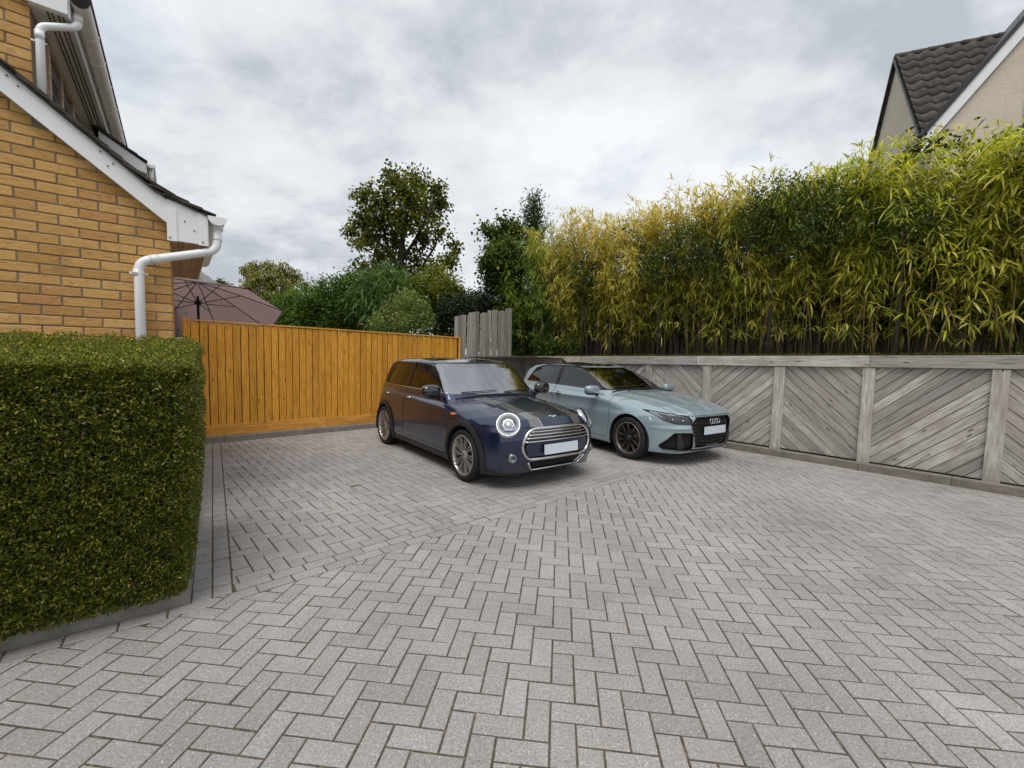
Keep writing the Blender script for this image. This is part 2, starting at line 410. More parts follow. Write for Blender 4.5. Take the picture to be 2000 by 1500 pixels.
# field A: near the camera, up to the divider
GAPW = 0.1025
herring(oA, aA, U, keepA, [(DIV_P, DIV_N, 0.0), (KR_P, KR_N, 0.0), (BED_P, BED_N, GAPW)], 110)
pavers = [q for q in pavers if (sum(q[0], Vector((0, 0))) / len(q[0]) - BED_P).dot(BED_N) > GAPW * 0.98 or True]
nA = len(pavers)
# course along the kerb of the hedge bed
t = -0.10
while t < 3.2:
    p = rect(BED_P, BED_D, BED_N, t, 0.0, 2 * U, GAPW); p = p if area(p) > 0 else p[::-1]
    pavers.append((p, (p[0]).length, True)); t += 2 * U
# divider: two stretcher courses
for k in (0, 1):
    t = -8.0 + (U if k else 0)
    while t < 9.0:
        p = rect(DIV_P, DIV_D, DIV_N, t, -(k + 1) * U, 2 * U, U); p = p if area(p) > 0 else p[::-1]
        for (P, N, off) in ((EDG_P, EDG_N, 2 * U), (KR_P, KR_N, 0.0)):
            if len(p) >= 3: p = clip(p, P, N, off)
        if len(p) >= 3 and area(p) > 6e-4: pavers.append((p, ((p[0] + p[1]) / 2).length, True))
        t += 2 * U
# two columns along the left edge
for k in (0, 1):
    t = 0.0
    while t < 5.2:
        p = rect(EDG_P, EDG_D, EDG_N, t, k * U, 0.138, U); p = p if area(p) > 0 else p[::-1]
        p = clip(p, BED_P, -BED_N, -0.35) if False else p
        for (P, N, off) in ((KF_P, FE_N, 0.0), (BED_P, -BED_N, -0.0) if t < 0.3 and k == 9 else (KF_P, FE_N, 0.0)):
            if len(p) >= 3: p = clip(p, P, N, off)
        if len(p) >= 3 and area(p) > 6e-4: pavers.append((p, p[0].length, True))
        t += 0.138
# field B: aligned with the divider, up to the fences
oB = DIV_P - DIV_N * (2 * U) + DIV_D * 0.03
herring(oB, math.atan2(DIV_D.y, DIV_D.x), U, lambda c: c.y < 12.6 and c.x < 7, [(DIV_P, -DIV_N, 2 * U), (EDG_P, EDG_N, 2 * U), (KF_P, FE_N, 0.0), (KR_P, KR_N, 0.0)], 110)
# visible from the camera?  (only decides which ones become separate objects)
def inview(p):
    c = sum(p, Vector((0, 0))) / len(p); d = Vector((c.x, c.y, -CAM_H)); z = d.dot(_F)
    if z < 0.3: return False
    x = d.dot(_R2) / z * 851.93; y = -d.dot(_U2) / z * 851.93
    if c.x < -1.75 and (c - BED_P).dot(BED_N) < 0.05 and (c - EDG_P).dot(EDG_N) < 0: return False
    return abs(x) < 985 and -750 < y < 735
drive_poly = [Vector((-7.2, -1.5)), Vector((8.6, -1.5)), Vector((9.0, 1.0)), Vector((0.6, 11.2)), Vector((-1.3, 9.75)), Vector((-5.1, 6.45)), Vector((-3.0, 3.2))]
drive = mk('driveway', [(p.x, p.y, -0.0042) for p in drive_poly] , [tuple(range(7))], M['joint']); tag(drive, kind='structure')
# order of apparent size: nearest first
vis = sorted([i for i, q in enumerate(pavers) if inview(q[0]) and area(q[0]) > 0.006], key=lambda i: pavers[i][1])[:300]
vset = set(vis)
sV = []; sF = []; sC = []
full_mesh = None
for i, (p, d_, full) in enumerate(pavers):
    z = rng.gauss(0, 0.0009); tx = rng.gauss(0, 0.006); ty = rng.gauss(0, 0.006)
    g_ = paver_geo(p, z, tx, ty)
    if g_ is None: continue
    if i in vset:
        c = sum(p, Vector((0, 0))) / len(p)
        if full:      # whole stones share one mesh, turned and tilted a little each
            e1 = (p[1] - p[0]); e2 = (p[3] - p[0]); horiz = e1.length > e2.length
            L_, W_ = (e1.length, e2.length) if horiz else (e2.length, e1.length)
            key = (round(L_, 3), round(W_, 3))
            if full_mesh is None: full_mesh = {}
            if key not in full_mesh:
                hp = [Vector((-L_ / 2, -W_ / 2)), Vector((L_ / 2, -W_ / 2)), Vector((L_ / 2, W_ / 2)), Vector((-L_ / 2, W_ / 2))]
                V, F = paver_geo(hp); me = bpy.data.meshes.new('paver'); me.from_pydata(V, [], F); me.update(); me.materials.append(M['paver']); full_mesh[key] = me
            dd = e1 if horiz else e2; ang = math.atan2(dd.y, dd.x)
            link('paver', full_mesh[key], drive, T(c.x, c.y, z, ang + rng.gauss(0, 0.004), ty, -tx))
        else:
            V, F = g_; V = [(a - c.x, b - c.y, q) for a, b, q in V]
            mk('paver', V, F, M['paver'], drive, M=T(c.x, c.y, 0))
    else:
        V, F = g_; b = len(sV); sV += V; sF += [tuple(b + k for k in f) for f in F]; r = rng.random(); sC += [(r, r, r)] * len(V)
o = mk('paver_field', sV, sF, M['paver'], drive, cols=np.array(sC)); o['kind'] = 'stuff'

# grit and crumbs lying in the joints and against the kerbs
rs = np.random.RandomState(3); gv = []; gf = []
def crumb(x, y, z, s):
    b = len(gv); a = rs.rand() * 6.28
    for k in range(3): gv.append((x + math.cos(a + k * 2.1) * s, y + math.sin(a + k * 2.1) * s, z))
    gv.append((x, y, z + s * 0.9)); gf.extend([(b, b + 1, b + 3), (b + 1, b + 2, b + 3), (b + 2, b, b + 3)])
for k in range(1300):
    t = rs.rand() * 6.0 - 3.2; q = KR_P + KR_D * t + KR_N * abs(rs.randn()) * 0.03; crumb(q.x, q.y, -0.002, 0.002 + rs.rand() * 0.004)
for k in range(900):
    t = rs.rand() * 1.8; q = BED_P + BED_D * t + BED_N * abs(rs.randn()) * 0.04; crumb(q.x, q.y, -0.002, 0.002 + rs.rand() * 0.003)
for k in range(900):
    t = rs.rand() * 4.8; q = KF_P + FE_D * t + FE_N * abs(rs.randn()) * 0.025; crumb(q.x, q.y, -0.002, 0.002 + rs.rand() * 0.004)
tag(mk('grit', gv, gf, plain('dry_leaf_crumbs', (0.34, 0.24, 0.14), 0.9, var=0.2, vs=40)), 'dry crumbs and grit along the kerb edges', 'grit', kind='stuff')

# ---------------------------------------------------------------- kerbs
def kerb(name, P, D, Nout, length, wid, hgt, stone, mat, t0=0.0):
    root = empty(name, frame((P.x, P.y, 0), (D.x, D.y, 0))); root['kind'] = 'structure'
    side = 1 if Vector((-D.y, D.x)).dot(Nout) < 0 else -1     # body lies away from the drive
    t = t0
    while t < length:
        l = stone * rng.uniform(0.985, 1.0); a, b = (0.0, wid) if side > 0 else (-wid, 0.0)
        dz = rng.gauss(0, 0.0015); c = 0.012
        mb = MB().box(-stone / 2 + 0.001, stone / 2 - 0.001, a, b, -0.10, hgt + dz, 0.007)
        mb.build('kerb_stone', mat, root, M=T(t + stone / 2, rng.gauss(0, 0.001), 0, rng.gauss(0, 0.0005)))
        t += stone
    return root
kerb('kerb', KR_P - KR_D * 6.6, KR_D, KR_N, 9.8, 0.125, 0.10, 0.915, M['kerb'])
kerb('kerb', KF_P, FE_D, FE_N, 4.9, 0.10, 0.095, 0.45, M['kerb_light'])
kb = kerb('kerb', BED_P, BED_D, BED_N, 3.2, 0.11, 0.105, 1.60, M['kerb_light'])
kerb('kerb', EDG_P + EDG_D * 0.115, EDG_D, EDG_N, 2.2, 0.11, 0.10, 0.60, M['kerb_light'])
# soil of the hedge bed
bp = [EDG_P - EDG_N * 0.1 + EDG_D * 0.1, EDG_P - EDG_N * 0.1 + EDG_D * 2.3, EDG_P - EDG_N * 2.6 + EDG_D * 1.9, EDG_P + BED_D * 3.2 - BED_N * 0.1]
tag(mk('bed_soil', [(p.x, p.y, 0.07) for p in bp], [(0, 1, 2, 3)], M['soil']), kind='structure')
# strip of gravel between the drive and the orange fence is covered by the kerb; garden ground beyond
gl = [(-30, 6.9, 0.04), (-4.95, 6.60, 0.04), (-1.25, 9.76, 0.04), (0.6, 11.1, 0.04), (0.6, 40, 0.04), (-30, 40, 0.04)]
gg = NT('lawn'); M['lawn'] = gg.fin(gg.ramp(gg.noise(gg.world(), 3, 6, 0.7), [(0.3, (0.03, 0.055, 0.015)), (0.7, (0.07, 0.11, 0.03))]), 0.9, 0, 0.2)
tag(mk('lawn', gl, [(0, 1, 2, 3, 4, 5)], M['lawn']), kind='structure')

# ---------------------------------------------------------------- orange closeboard fence
ft = empty('closeboard_fence', frame((FE_O.x, FE_O.y, 0), (FE_D.x, FE_D.y, 0)))      # local y points away from the drive
tag(ft, 'orange stained wooden closeboard fence with vertical overlapping boards', 'fence')
FL = 4.87
def ftop(t): return 1.905 - 0.013 * t
bw, pit = 0.125, 0.1085; t = 0.06; meshes = {}
while t < FL - 0.04:
    h = ftop(t) - 0.035; z0 = 0.262
    mb = MB()
    wv = rng.uniform(-0.004, 0.004)
    mb.prism([(0.004, -0.022), (0.008, -0.026), (bw - 0.022, -0.014), (bw - 0.022, 0.0), (0.004, 0.0)], z0, h, 'z')
    mb.build('board', M['orange_wood'], ft, M=T(t, rng.gauss(0, 0.0012), 0, rng.gauss(0, 0.006)))
    t += pit + wv
MB().box(0.07, FL, -0.034, 0.016, -0.025, 0.0, 0.003).build('capping_rail', M['orange_wood_x'], ft, M=Matrix.Translation((0, 0, ftop(0) - 0.0)) @ Matrix.Rotation(0.013, 4, 'Y'))
MB().box(0.02, 2.02, -0.030, -0.004, 0.098, 0.268, 0.003).build('gravel_board', M['orange_wood_x'], ft)
MB().box(2.024, FL, -0.030, -0.004, 0.098, 0.262, 0.003).build('gravel_board', M['orange_wood_x'], ft)
MB().box(-0.035, 0.055, -0.03, 0.065, 0.0, ftop(0) + 0.012, 0.004).build('post', M['orange_wood'], ft)
MB().box(FL, FL + 0.06, -0.02, 0.05, 0.0, ftop(FL) + 0.0, 0.004).build('post', M['orange_wood'], ft)
MB().box(0.06, FL, 0.0015, 0.0055, 0.2, 1.82).build('gap_shade_sheet', M['black'], ft)  # added black sheet: shows between the boards as their shadow lines
for z in (0.5, 1.1, 1.6): MB().box(0.06, FL, 0.006, 0.05, z, z + 0.08).build('arris_rail', M['orange_wood_x'], ft)

# ---------------------------------------------------------------- retaining wall of diagonal planks
RW_O = Vector((4.985, 6.175)); RW_D = hdg(138.0).to_2d()
rw = empty('retaining_wall', frame((RW_O.x, RW_O.y, 0), (RW_D.x, RW_D.y, 0)))        # local y: away from the drive
tag(rw, 'long weathered grey timber retaining wall of diagonal planks between posts', 'retaining wall')
def cz(t): return 1.418 + 0.02 * t
posts = [(-6.96, -6.82), (-5.75, -5.61), (-4.60, -4.46), (-3.44, -3.30), (-2.285, -2.14), (-1.14, -0.99), (-0.015, 0.125), (1.21, 1.36), (2.42, 2.56), (3.6, 3.74)]
for a, b in posts:
    MB().box(-(b - a) / 2, (b - a) / 2, -0.045, 0.03, 0.0, cz(a), 0.005).build('post', M['grey_wood'], rw, M=T((a + b) / 2, 0, 0, 0, 0, rng.gauss(0, 0.002)))
def plank_poly(a, b, z0, zt0, zt1, c0, w_, s):
    'strip of width w_ along a 42 degree diagonal, clipped to the panel'
    th = R_(43) * s; d = Vector((math.cos(th), math.sin(th))); n = Vector((-d.y, d.x)) * (1 if s > 0 else 1)
    o_ = Vector(((a + b) / 2, 0.7)); p = [o_ + n * c0 - d * 3, o_ + n * c0 + d * 3, o_ + n * (c0 + w_) + d * 3, o_ + n * (c0 + w_) - d * 3]
    for P, N in ((Vector((a, 0)), Vector((1, 0))), (Vector((b, 0)), Vector((-1, 0))), (Vector((0, z0)), Vector((0, 1))), (Vector((a, zt0)), Vector(((zt1 - zt0) / (b - a), -1)).normalized())):
        p = clip(p, P, N)
        if len(p) < 3: return None
    return p if area(p) > 0.0012 else None
for i in range(len(posts) - 1):
    a, b = posts[i][1] - 0.005, posts[i + 1][0] + 0.005
    s = -1 if i % 2 == 0 else 1
    pass
    # panels alternate: the panel left of the middle post falls to the right
    s = {0: -1}.get((i - 5) % 2, 1)
    c0 = -1.5; pw = 0.1125
    while c0 < 1.5:
        p = plank_poly(a, b, 0.09, cz(a) + 0.004, cz(b) + 0.004, c0 + 0.003, pw - 0.006, s)
        if p:
            th = R_(43) * s; cc = sum(p, Vector((0, 0))) / len(p); ca, sa = math.cos(-th), math.sin(-th)
            q = [Vector(((v.x - cc.x) * ca - (v.y - cc.y) * sa, (v.x - cc.x) * sa + (v.y - cc.y) * ca)) for v in p]
            qi = inset(q, 0.004)
            if len(qi) == len(q):
                n = len(q); V = [(v.x, 0.022, v.y) for v in q] + [(v.x, 0.002, v.y) for v in q] + [(v.x, -0.003, v.y) for v in qi]
                F = [(i2, (i2 + 1) % n, n + (i2 + 1) % n, n + i2) for i2 in range(n)] + [(n + i2, n + (i2 + 1) % n, 2 * n + (i2 + 1) % n, 2 * n + i2) for i2 in range(n)] + [tuple(range(2 * n, 3 * n))]
                mk('plank', V, F, M['grey_wood_x'], rw, M=Matrix.Translation((cc.x, rng.gauss(0, 0.0022), cc.y)) @ Matrix.Rotation(-th, 4, 'Y') @ Matrix.Rotation(rng.gauss(0, 0.004), 4, 'X'))
        c0 += pw
MB().prism([(-7.0, 0.05), (4.2, 0.05), (4.2, cz(4.2) + 0.02), (-7.0, cz(-7.0) + 0.02)], 0.03, 0.06, 'y').build('backing_board', M['dark_pale'], rw)
joints = [-8.2, -6.0, -3.6, -1.26, 0.055, 2.5, 4.2]
joints = [-7.1, -5.1, -2.4, 0.058, 2.6, 4.2]
for a, b in zip(joints[:-1], joints[1:]):
    L_ = b - a
    MB().box(-L_ / 2 + 0.002, L_ / 2 - 0.002, -0.062, 0.06, 0.0, 0.162, 0.006).build('cap_rail', M['grey_wood_x'], rw, M=Matrix.Translation(((a + b) / 2, 0, cz((a + b) / 2) + 0.001)) @ Matrix.Rotation(-0.02, 4, 'Y'))
for a, b in posts:     # nail heads
    for z in (0.25, 0.7, 1.15):
        MB().lathe([(0.0, -0.0475), (0.005, -0.0475), (0.005, -0.044)], 8, 'y').build('nail_head', M['screw'], rw, M=T(a + 0.07 + rng.uniform(-0.03, 0.03), 0, z + rng.uniform(-0.05, 0.05)))
# second, plain arm of the wall behind the cars
RWE = RW_O + RW_D * (-8.2)
ar_a = Vector((-1.22, 9.77)); ar_b = Vector((0.31, 11.39))
arm = empty('retaining_wall', frame((ar_a.x, ar_a.y, 0), (ar_b.x - ar_a.x, ar_b.y - ar_a.y, 0)))
tag(arm, 'short plain sleeper retaining wall in the corner under the grey palings', 'retaining wall')
al = (ar_b - ar_a).length
for k in range(7): MB().box(0.0, al, 0.0, 0.10, 0.02 + k * 0.2, 0.215 + k * 0.2, 0.006).build('sleeper', M['grey_wood_x'], arm, M=T(0, rng.gauss(0, .002), 0))

# raised beds behind the walls
def rwp(t, y, z): v = RW_O + RW_D * t + Vector((-RW_D.y, RW_D.x)) * y; return (v.x, v.y, z)
tag(mk('raised_bed', [rwp(-7.1, 0.06, 1.46), rwp(4.2, 0.06, 1.56), rwp(4.4, 16, 1.7), rwp(-8.1, 16, 1.7), (ar_a.x - 0.02, ar_a.y + 0.08, 1.40), ], [(0, 1, 2, 3, 4)], M['soil']), kind='structure')
# ---------------------------------------------------------------- brick house on the left
HE = hdg(50); HB = hdg(-37.5); H0 = Vector((-2.866, 3.69, 0))
# local frame of the house: x along the gable wall (to the right), y backwards, z up (the side wall runs back a little out of square)
HM = Matrix(((HE.x, HB.x, 0, H0.x), (HE.y, HB.y, 0, H0.y), (0, 0, 1, 0), (0, 0, 0, 1)))
_hf = frame(H0, HE)
_sh = _hf.inverted() @ HM        # sheared coordinates -> rigid local coordinates
def hp(t, b, z): v = _sh @ Vector((t, b, z)); return (v.x, v.y, v.z)
class HB_(MB):
    def add(s, V, F): super().add([hp(*v) for v in V], F)
house = empty('brick_house', _hf)
tag(house, 'yellow brick house with white bargeboard, gutters and low catslide roof', 'house')
def vz(t):     # underside of the verge line
    return 2.483 - 0.800 * (t + 0.012)
# wall core (mortar plane)
wall = mk('gable_wall', [hp(-5.5, 0.0, -0.05), hp(0, 0, -0.05), hp(0, 0, 2.62), hp(-0.74, 0, 3.25), hp(-0.74, 0, 3.95), hp(-5.5, 0, 3.95),
                        hp(0, 8, -0.05), hp(0, 8, 2.4), hp(0, 0.0, 2.4), hp(-5.5, 8, -0.05), hp(-5.5, 8, 3.95)],
          [(0, 1, 2, 3, 4, 5), (1, 6, 7, 8), (0, 5, 10, 9)], M['mortar'], house)
BL, BH, CO, PI_ = 0.2065, 0.0645, 0.0737, 0.2162
brk = MB().box(-BL / 2, BL / 2, -0.006, 0.03, 0, BH, 0.0035)
bme = bpy.data.meshes.new('brick'); bme.from_pydata(brk.v, [], brk.f); bme.materials.append(M['brick'])
z0 = 2.278 + 0.006 - CO * 31
nb = 0; sb = MB()
stuffC = []
for r in range(0, 56):
    z = z0 + r * CO
    if z > 3.9: break
    off = 0.0 if (31 - r) % 2 == 0 else PI_ / 2
    right = 0.0 if z < 3.14 else -0.74
    # right-hand limit from the roof slope
    t = 0.0
    first = True
    edges = []
    e_ = right
    # stretcher joints sit at -0.1-k*pitch on even courses and at -k*pitch/... on odd ones
    js = [-0.104 - k * PI_ for k in range(30)] if off == 0.0 else [-0.001 - 0.211 - k * PI_ for k in range(30)]
    js = [j for j in js if j < right - 0.03]
    cur = right
    for j in js:
        a, b = j + 0.0048, cur - (0.0048 if cur != right else 0.0)
        cur = j
        if a < -0.74 < b and z > 3.0: b = -0.74
        if b > -0.74: b = min(b, -0.012 + (2.483 + 0.17 - z - BH) / 0.80)
        if b - a < 0.02: continue
        L_ = b - a; c = (a + b) / 2
        top_lim = vz(b) + 0.10 if b > -0.74 else 9.9
        if z > vz(a) + 0.12 and a > -0.74: continue
        vis_ = z > 1.42 and c > -1.25 - max(0.0, (2.3 - z)) * 0.0 and c > -1.12
        if vis_ and nb < 290:
            if abs(L_ - (PI_ - 0.0096)) < 0.004: me = bme
            else:
                q = MB().box(-L_ / 2, L_ / 2, -0.006, 0.03, 0, BH, 0.0035); me = bpy.data.meshes.new('brick'); me.from_pydata(q.v, [], q.f); me.materials.append(M['brick'])
            link('brick', me, wall, T(c, -0.0 + rng.gauss(0, 0.0012), z + rng.gauss(0, 0.0008), 0, 0, rng.gauss(0, 0.003))); nb += 1
        elif c > -5.3:
            sb.box(a, b, -0.006 + rng.gauss(0, 0.0012), 0.02, z, z + BH)
o = sb.build('brickwork', M['brick'], wall); o['kind'] = 'stuff'
# return (side) wall bricks, seen only edge-on
sb = HB_()
for r in range(0, 32):
    z = z0 + r * CO; b = 0.0 if r % 2 else 0.104
    if r % 2 == 0: sb.box(-0.02, 0.005, 0.0, 0.099, z, z + BH)
    while b < 4.5: sb.box(-0.02, 0.005, b + 0.005, b + 0.21, z, z + BH); b += PI_
o = sb.build('side_brickwork', M['brick'], house); o['kind'] = 'stuff'

# verge: bargeboard, box end, soffit and fascia
def pr(name, poly, b0, b1, mat): 
    m_ = HB_(); m_.prism(poly, b0, b1, 'y'); return m_.build(name, mat, house)
pr('bargeboard', [(-2.4, vz(-2.4)), (-0.012, 2.483), (-0.012, 2.668), (-0.10, 2.728), (-2.4, vz(-2.4) + 0.195 + 0.0)], -0.075, -0.055, M['pvc'])
pr('barge_soffit', [(-2.4, vz(-2.4) + 0.004), (-0.012, 2.487), (-0.012, 2.50), (-2.4, vz(-2.4) + 0.02)], -0.055, 0.0, M['pvc_old'])
pr('box_end', [(-0.012, 2.352), (0.247, 2.352), (0.252, 2.612), (-0.012, 2.675)], -0.082, -0.062, M['pvc'])
pr('box_trim', [(-0.018, 2.345), (0.046, 2.345), (0.046, 2.60), (-0.018, 2.60)], -0.092, -0.0825, M['pvc'])
pr('box_trim', [(0.188, 2.342), (0.256, 2.342), (0.256, 2.602), (0.188, 2.62)], -0.092, -0.0825, M['pvc'])
for (t_, z_) in ((0.10, 2.52), (0.163, 2.455), (-0.33, 2.86), (-0.36, 2.835), (-0.40, 2.93), (-0.85, 3.29), (-0.80, 3.24), (0.0, 2.37), (0.22, 2.37)):
    HB_().lathe([(0.0, -0.0), (0.006, -0.0), (0.006, 0.006)], 8, 'y', (t_, -0.0985 if t_ > -0.02 and (t_ < 0.046 or t_ > 0.19) else (-0.0885 if t_ > -0.02 else -0.0815), z_)).build('fixing', M['screw'], house)
HB_().box(0.250, 0.262, -0.075, 2.35, 2.345, 2.60).build('fascia', M['pvc'], house)
for k, (a, b) in enumerate(((0.0, 0.052), (0.055, 0.083), (0.086, 0.126), (0.129, 0.157), (0.160, 0.205), (0.208, 0.249))):
    HB_().box(a, b, -0.06, 2.3, 2.352 + (0.004 if k in (1, 3) else 0), 2.362).build('soffit_board', M['slot'] if False else M['tan_soffit'], house)
pr('soffit_end', [(0.0, 2.36), (0.25, 2.36), (0.25, 2.6), (0.0, 2.7)], 2.30, 2.33, M['pvc_old'])

# catslide roof: deck and tiles along the verge
def rz(t):     # top surface of the roof deck: main slope, then the shallower kick at the eave
    return 2.735 - 0.80 * (t + 0.085) if t < -0.085 else 2.735 - 0.36 * (t + 0.085)
pr('roof_deck', [(-0.745, rz(-0.745) - 0.0), (-0.085, rz(-0.085)), (0.30, rz(0.30)), (0.30, rz(0.30) - 0.02), (-0.085, rz(-0.085) - 0.03), (-0.745, rz(-0.745) - 0.03)], -0.06, 2.30, M['tile'])
pr('undercloak', [(-2.4, rz(-2.4) - 0.012), (-0.085, rz(-0.085) - 0.012), (0.31, rz(0.31) - 0.012), (0.31, rz(0.31) - 0.024), (-0.085, rz(-0.085) - 0.026), (-2.4, rz(-2.4) - 0.026)], -0.105, 0.0, M['tile'])
def tile_mesh(wb, ln):
    q = MB().box(0, ln, 0, wb, 0.0, 0.013, 0.002)
    me = bpy.data.meshes.new('roof_tile'); me.from_pydata(q.v, [], q.f); me.materials.append(M['tile']); return me
tm = tile_mesh(0.163, 0.265); tmh = tile_mesh(0.08, 0.265); tmv = tile_mesh(0.10, 0.265)
t = 0.315; row = 0
while t > -2.3:
    sl = math.atan((rz(t - 0.25) - rz(t)) / 0.25)
    for c in range(0, 14):
        b = -0.118 + c * 0.166 - (0.083 if row % 2 and c else 0.0)
        if t < -0.78 and c > 0: break
        mesh = tmh if (row % 2 and c == 0) else tm
        if t < -0.78: mesh = tmv
        p = hp(t, b, rz(t) + 0.012)
        Mx = Matrix.Translation(p) @ Matrix.Rotation(math.pi, 4, 'Z') @ Matrix.Rotation(-(sl - 0.085) + rng.gauss(0, 0.012), 4, 'Y') @ Matrix.Translation((0, -0.163 if mesh is tm else (-0.08 if mesh is tmh else -0.10), 0))
        link('roof_tile', mesh, house, Mx)
    t -= 0.098 * math.cos(sl); row += 1

# lower gutter and downpipe
def gutter(b0, b1, tc, zc, r):
    g_ = HB_(); n = 14
    V = []; 
    prof = [(tc + r * math.cos(a), zc + r * math.sin(a)) for a in [math.pi + k * math.pi / n for k in range(n + 1)]]
    prof2 = [(tc + (r - 0.005) * math.cos(a), zc + (r - 0.005) * math.sin(a)) for a in [math.pi + k * math.pi / n for k in range(n + 1)]]
    P = prof + prof2[::-1]; m_ = len(P)
    g_.v += [hp(u, b0, v) for u, v in P] + [hp(u, b1, v) for u, v in P]
    g_.f += [(i, (i + 1) % m_, m_ + (i + 1) % m_, m_ + i) for i in range(m_)]
    return g_
gt = gutter(-0.10, 2.35, 0.325, 2.592, 0.064).build('gutter', M['pvc'], house, True)
eg = HB_(); eg.prism([(0.325 + 0.070 * math.cos(a), 2.596 + 0.070 * math.sin(a)) for a in [math.pi + k * math.pi / 16 for k in range(17)]], -0.115, -0.095, 'y'); eg.build('stop_end', M['pvc'], gt)
def arc(p0, p1, p2, r, n=6):
    'rounded corner at p1'
    p0, p1, p2 = Vector(p0), Vector(p1), Vector(p2); a = (p0 - p1).normalized(); b = (p2 - p1).normalized()
    A = p1 + a * r; B = p1 + b * r
    return [A.lerp(p1, k / n).lerp(p1.lerp(B, k / n), k / n) for k in range(n + 1)]
def pipe(name, pts, r, rr, parent, mat, rings=(), n=18):
    path = [Vector(pts[0])]
    for i in range(1, len(pts) - 1): path += arc(pts[i - 1], pts[i], pts[i + 1], rr)
    path.append(Vector(pts[-1])); HBm = HB_(); HBm.tube(path, r, n); o = HBm.build(name, mat, parent, True)
    return o
pts = [(0.322, -0.04, 2.55), (0.322, -0.04, 2.335), (-0.185, -0.075, 2.165), (-0.203, -0.078, 2.07), (-0.203, -0.075, 0.08)]
pts = [(0.330, -0.03, 2.55), (0.318, -0.05, 2.320), (-0.200, -0.078, 2.150), (-0.203, -0.075, 0.08)]
dp = pipe('downpipe', pts, 0.0335, 0.075, house, M['pvc'])
def collar(a, b, r, nm='pipe_collar', mat=None): HB_().tube([a, b], r, 18).build(nm, mat or M['pvc'], dp, True)
va = Vector(pts[2]); vb = Vector(pts[1]); dd_ = (vb - va)
collar(va + dd_ * 0.13, va + dd_ * 0.25, 0.0362); collar(vb - dd_ * 0.13, vb - dd_ * 0.165, 0.0358)
collar((-0.203, -0.0745, 2.03), (-0.203, -0.0745, 2.085), 0.0365)
collar((0.326, -0.035, 2.44), (0.323, -0.04, 2.405), 0.037); collar((0.330, -0.03, 2.56), (0.328, -0.03, 2.50), 0.042)
HB_().box(-0.262, -0.144, -0.048, -0.04, 2.050, 2.066, 0.002).tube([(-0.203 + 0.037 * math.cos(a), -0.0745 + 0.037 * math.sin(a), 2.058) for a in [k * math.pi / 10 for k in range(20)]], 0.0035, 6, closed=True).build('pipe_bracket', M['pvc'], dp)

# upper storey: side wall, window, soffit, fascia, gutter, pipe
mk('upper_side_wall', [hp(-0.74, 0, 2.9), hp(-0.74, 8, 2.9), hp(-0.74, 8, 3.95), hp(-0.74, 0, 3.95)], [(0, 1, 2, 3)], M['mortar'], house)
sb = HB_()
for r in range(8, 22):
    z = z0 + (r + 30) * CO - CO * 8; b = 0.0 if r % 2 else -0.104
    while b < 2.6:
        if b < 0.22: sb.box(-0.76, -0.734, max(b, 0.0) + 0.004, b + 0.21, z, z + BH)
        b += PI_
    if z > 3.85: break
o = sb.build('upper_brickwork', M['brick'], house); o['kind'] = 'stuff'
win = HB_().box(-0.745, -0.715, 0.40, 1.50, 3.05, 3.12).box(-0.745, -0.715, 0.40, 1.50, 3.79, 3.86).box(-0.745, -0.715, 0.40, 0.46, 3.12, 3.79).box(-0.745, -0.715, 1.44, 1.50, 3.12, 3.79).box(-0.745, -0.720, 0.93, 0.98, 3.12, 3.79).build('window', M['tan_soffit'], house)
gq = NT('house_window_glass'); M['hglass'] = gq.fin((0.05, 0.06, 0.065), 0.04, 0, 0.9)
HB_().box(-0.738, -0.732, 0.46, 0.93, 3.12, 3.79).build('pane', M['hglass'], win); HB_().box(-0.738, -0.732, 0.98, 1.44, 3.12, 3.79).build('pane', M['hglass'], win)
sof = HB_().box(-0.745, -0.545, -0.03, 4.2, 3.842, 3.852).build('upper_soffit', M['pvc_old'], house)
for rw_ in (-0.655, -0.632, -0.600, -0.577):
    sl_ = HB_(); b = 0.0
    while b < 4.1: sl_.box(rw_ - 0.006, rw_ + 0.006, b, b + 0.022, 3.838, 3.8415); b += 0.036
    o = sl_.build('vent_slots', M['slot'], sof); o['kind'] = 'stuff'
HB_().box(-0.548, -0.535, -0.03, 4.2, 3.835, 4.0).build('upper_fascia', M['pvc'], house)
pr('upper_box_end', [(-0.762, 3.846), (-0.545, 3.846), (-0.545, 4.15), (-0.90, 4.35), (-0.90, 3.97)], -0.05, -0.031, M['pvc'])
ug = gutter(-0.06, 4.2, -0.478, 3.965, 0.055).build('upper_gutter', M['pvc_old'], house, True)
for b in (0.35, 0.75, 1.2, 1.7, 2.2, 2.8, 3.4):
    HB_().tube([(-0.478 + 0.058 * math.cos(a), b, 3.965 + 0.058 * math.sin(a)) for a in [math.pi + k * math.pi / 10 for k in range(11)]], 0.006, 6).build('gutter_bracket', M['pvc_old'], ug)
pts = [(-0.50, 0.03, 3.93), (-0.50, 0.02, 3.815), (-0.690, -0.045, 3.700), (-0.692, -0.05, 3.10)]
dp = pipe('upper_downpipe', pts, 0.0235, 0.045, house, M['pvc'])
collar((-0.50, 0.028, 3.91), (-0.50, 0.022, 3.85), 0.026); collar((-0.691, -0.0455, 3.665), (-0.6915, -0.047, 3.61), 0.0258)
HB_().box(-0.74, -0.66, -0.02, -0.014, 3.60, 3.612).build('pipe_bracket', M['pvc'], dp)
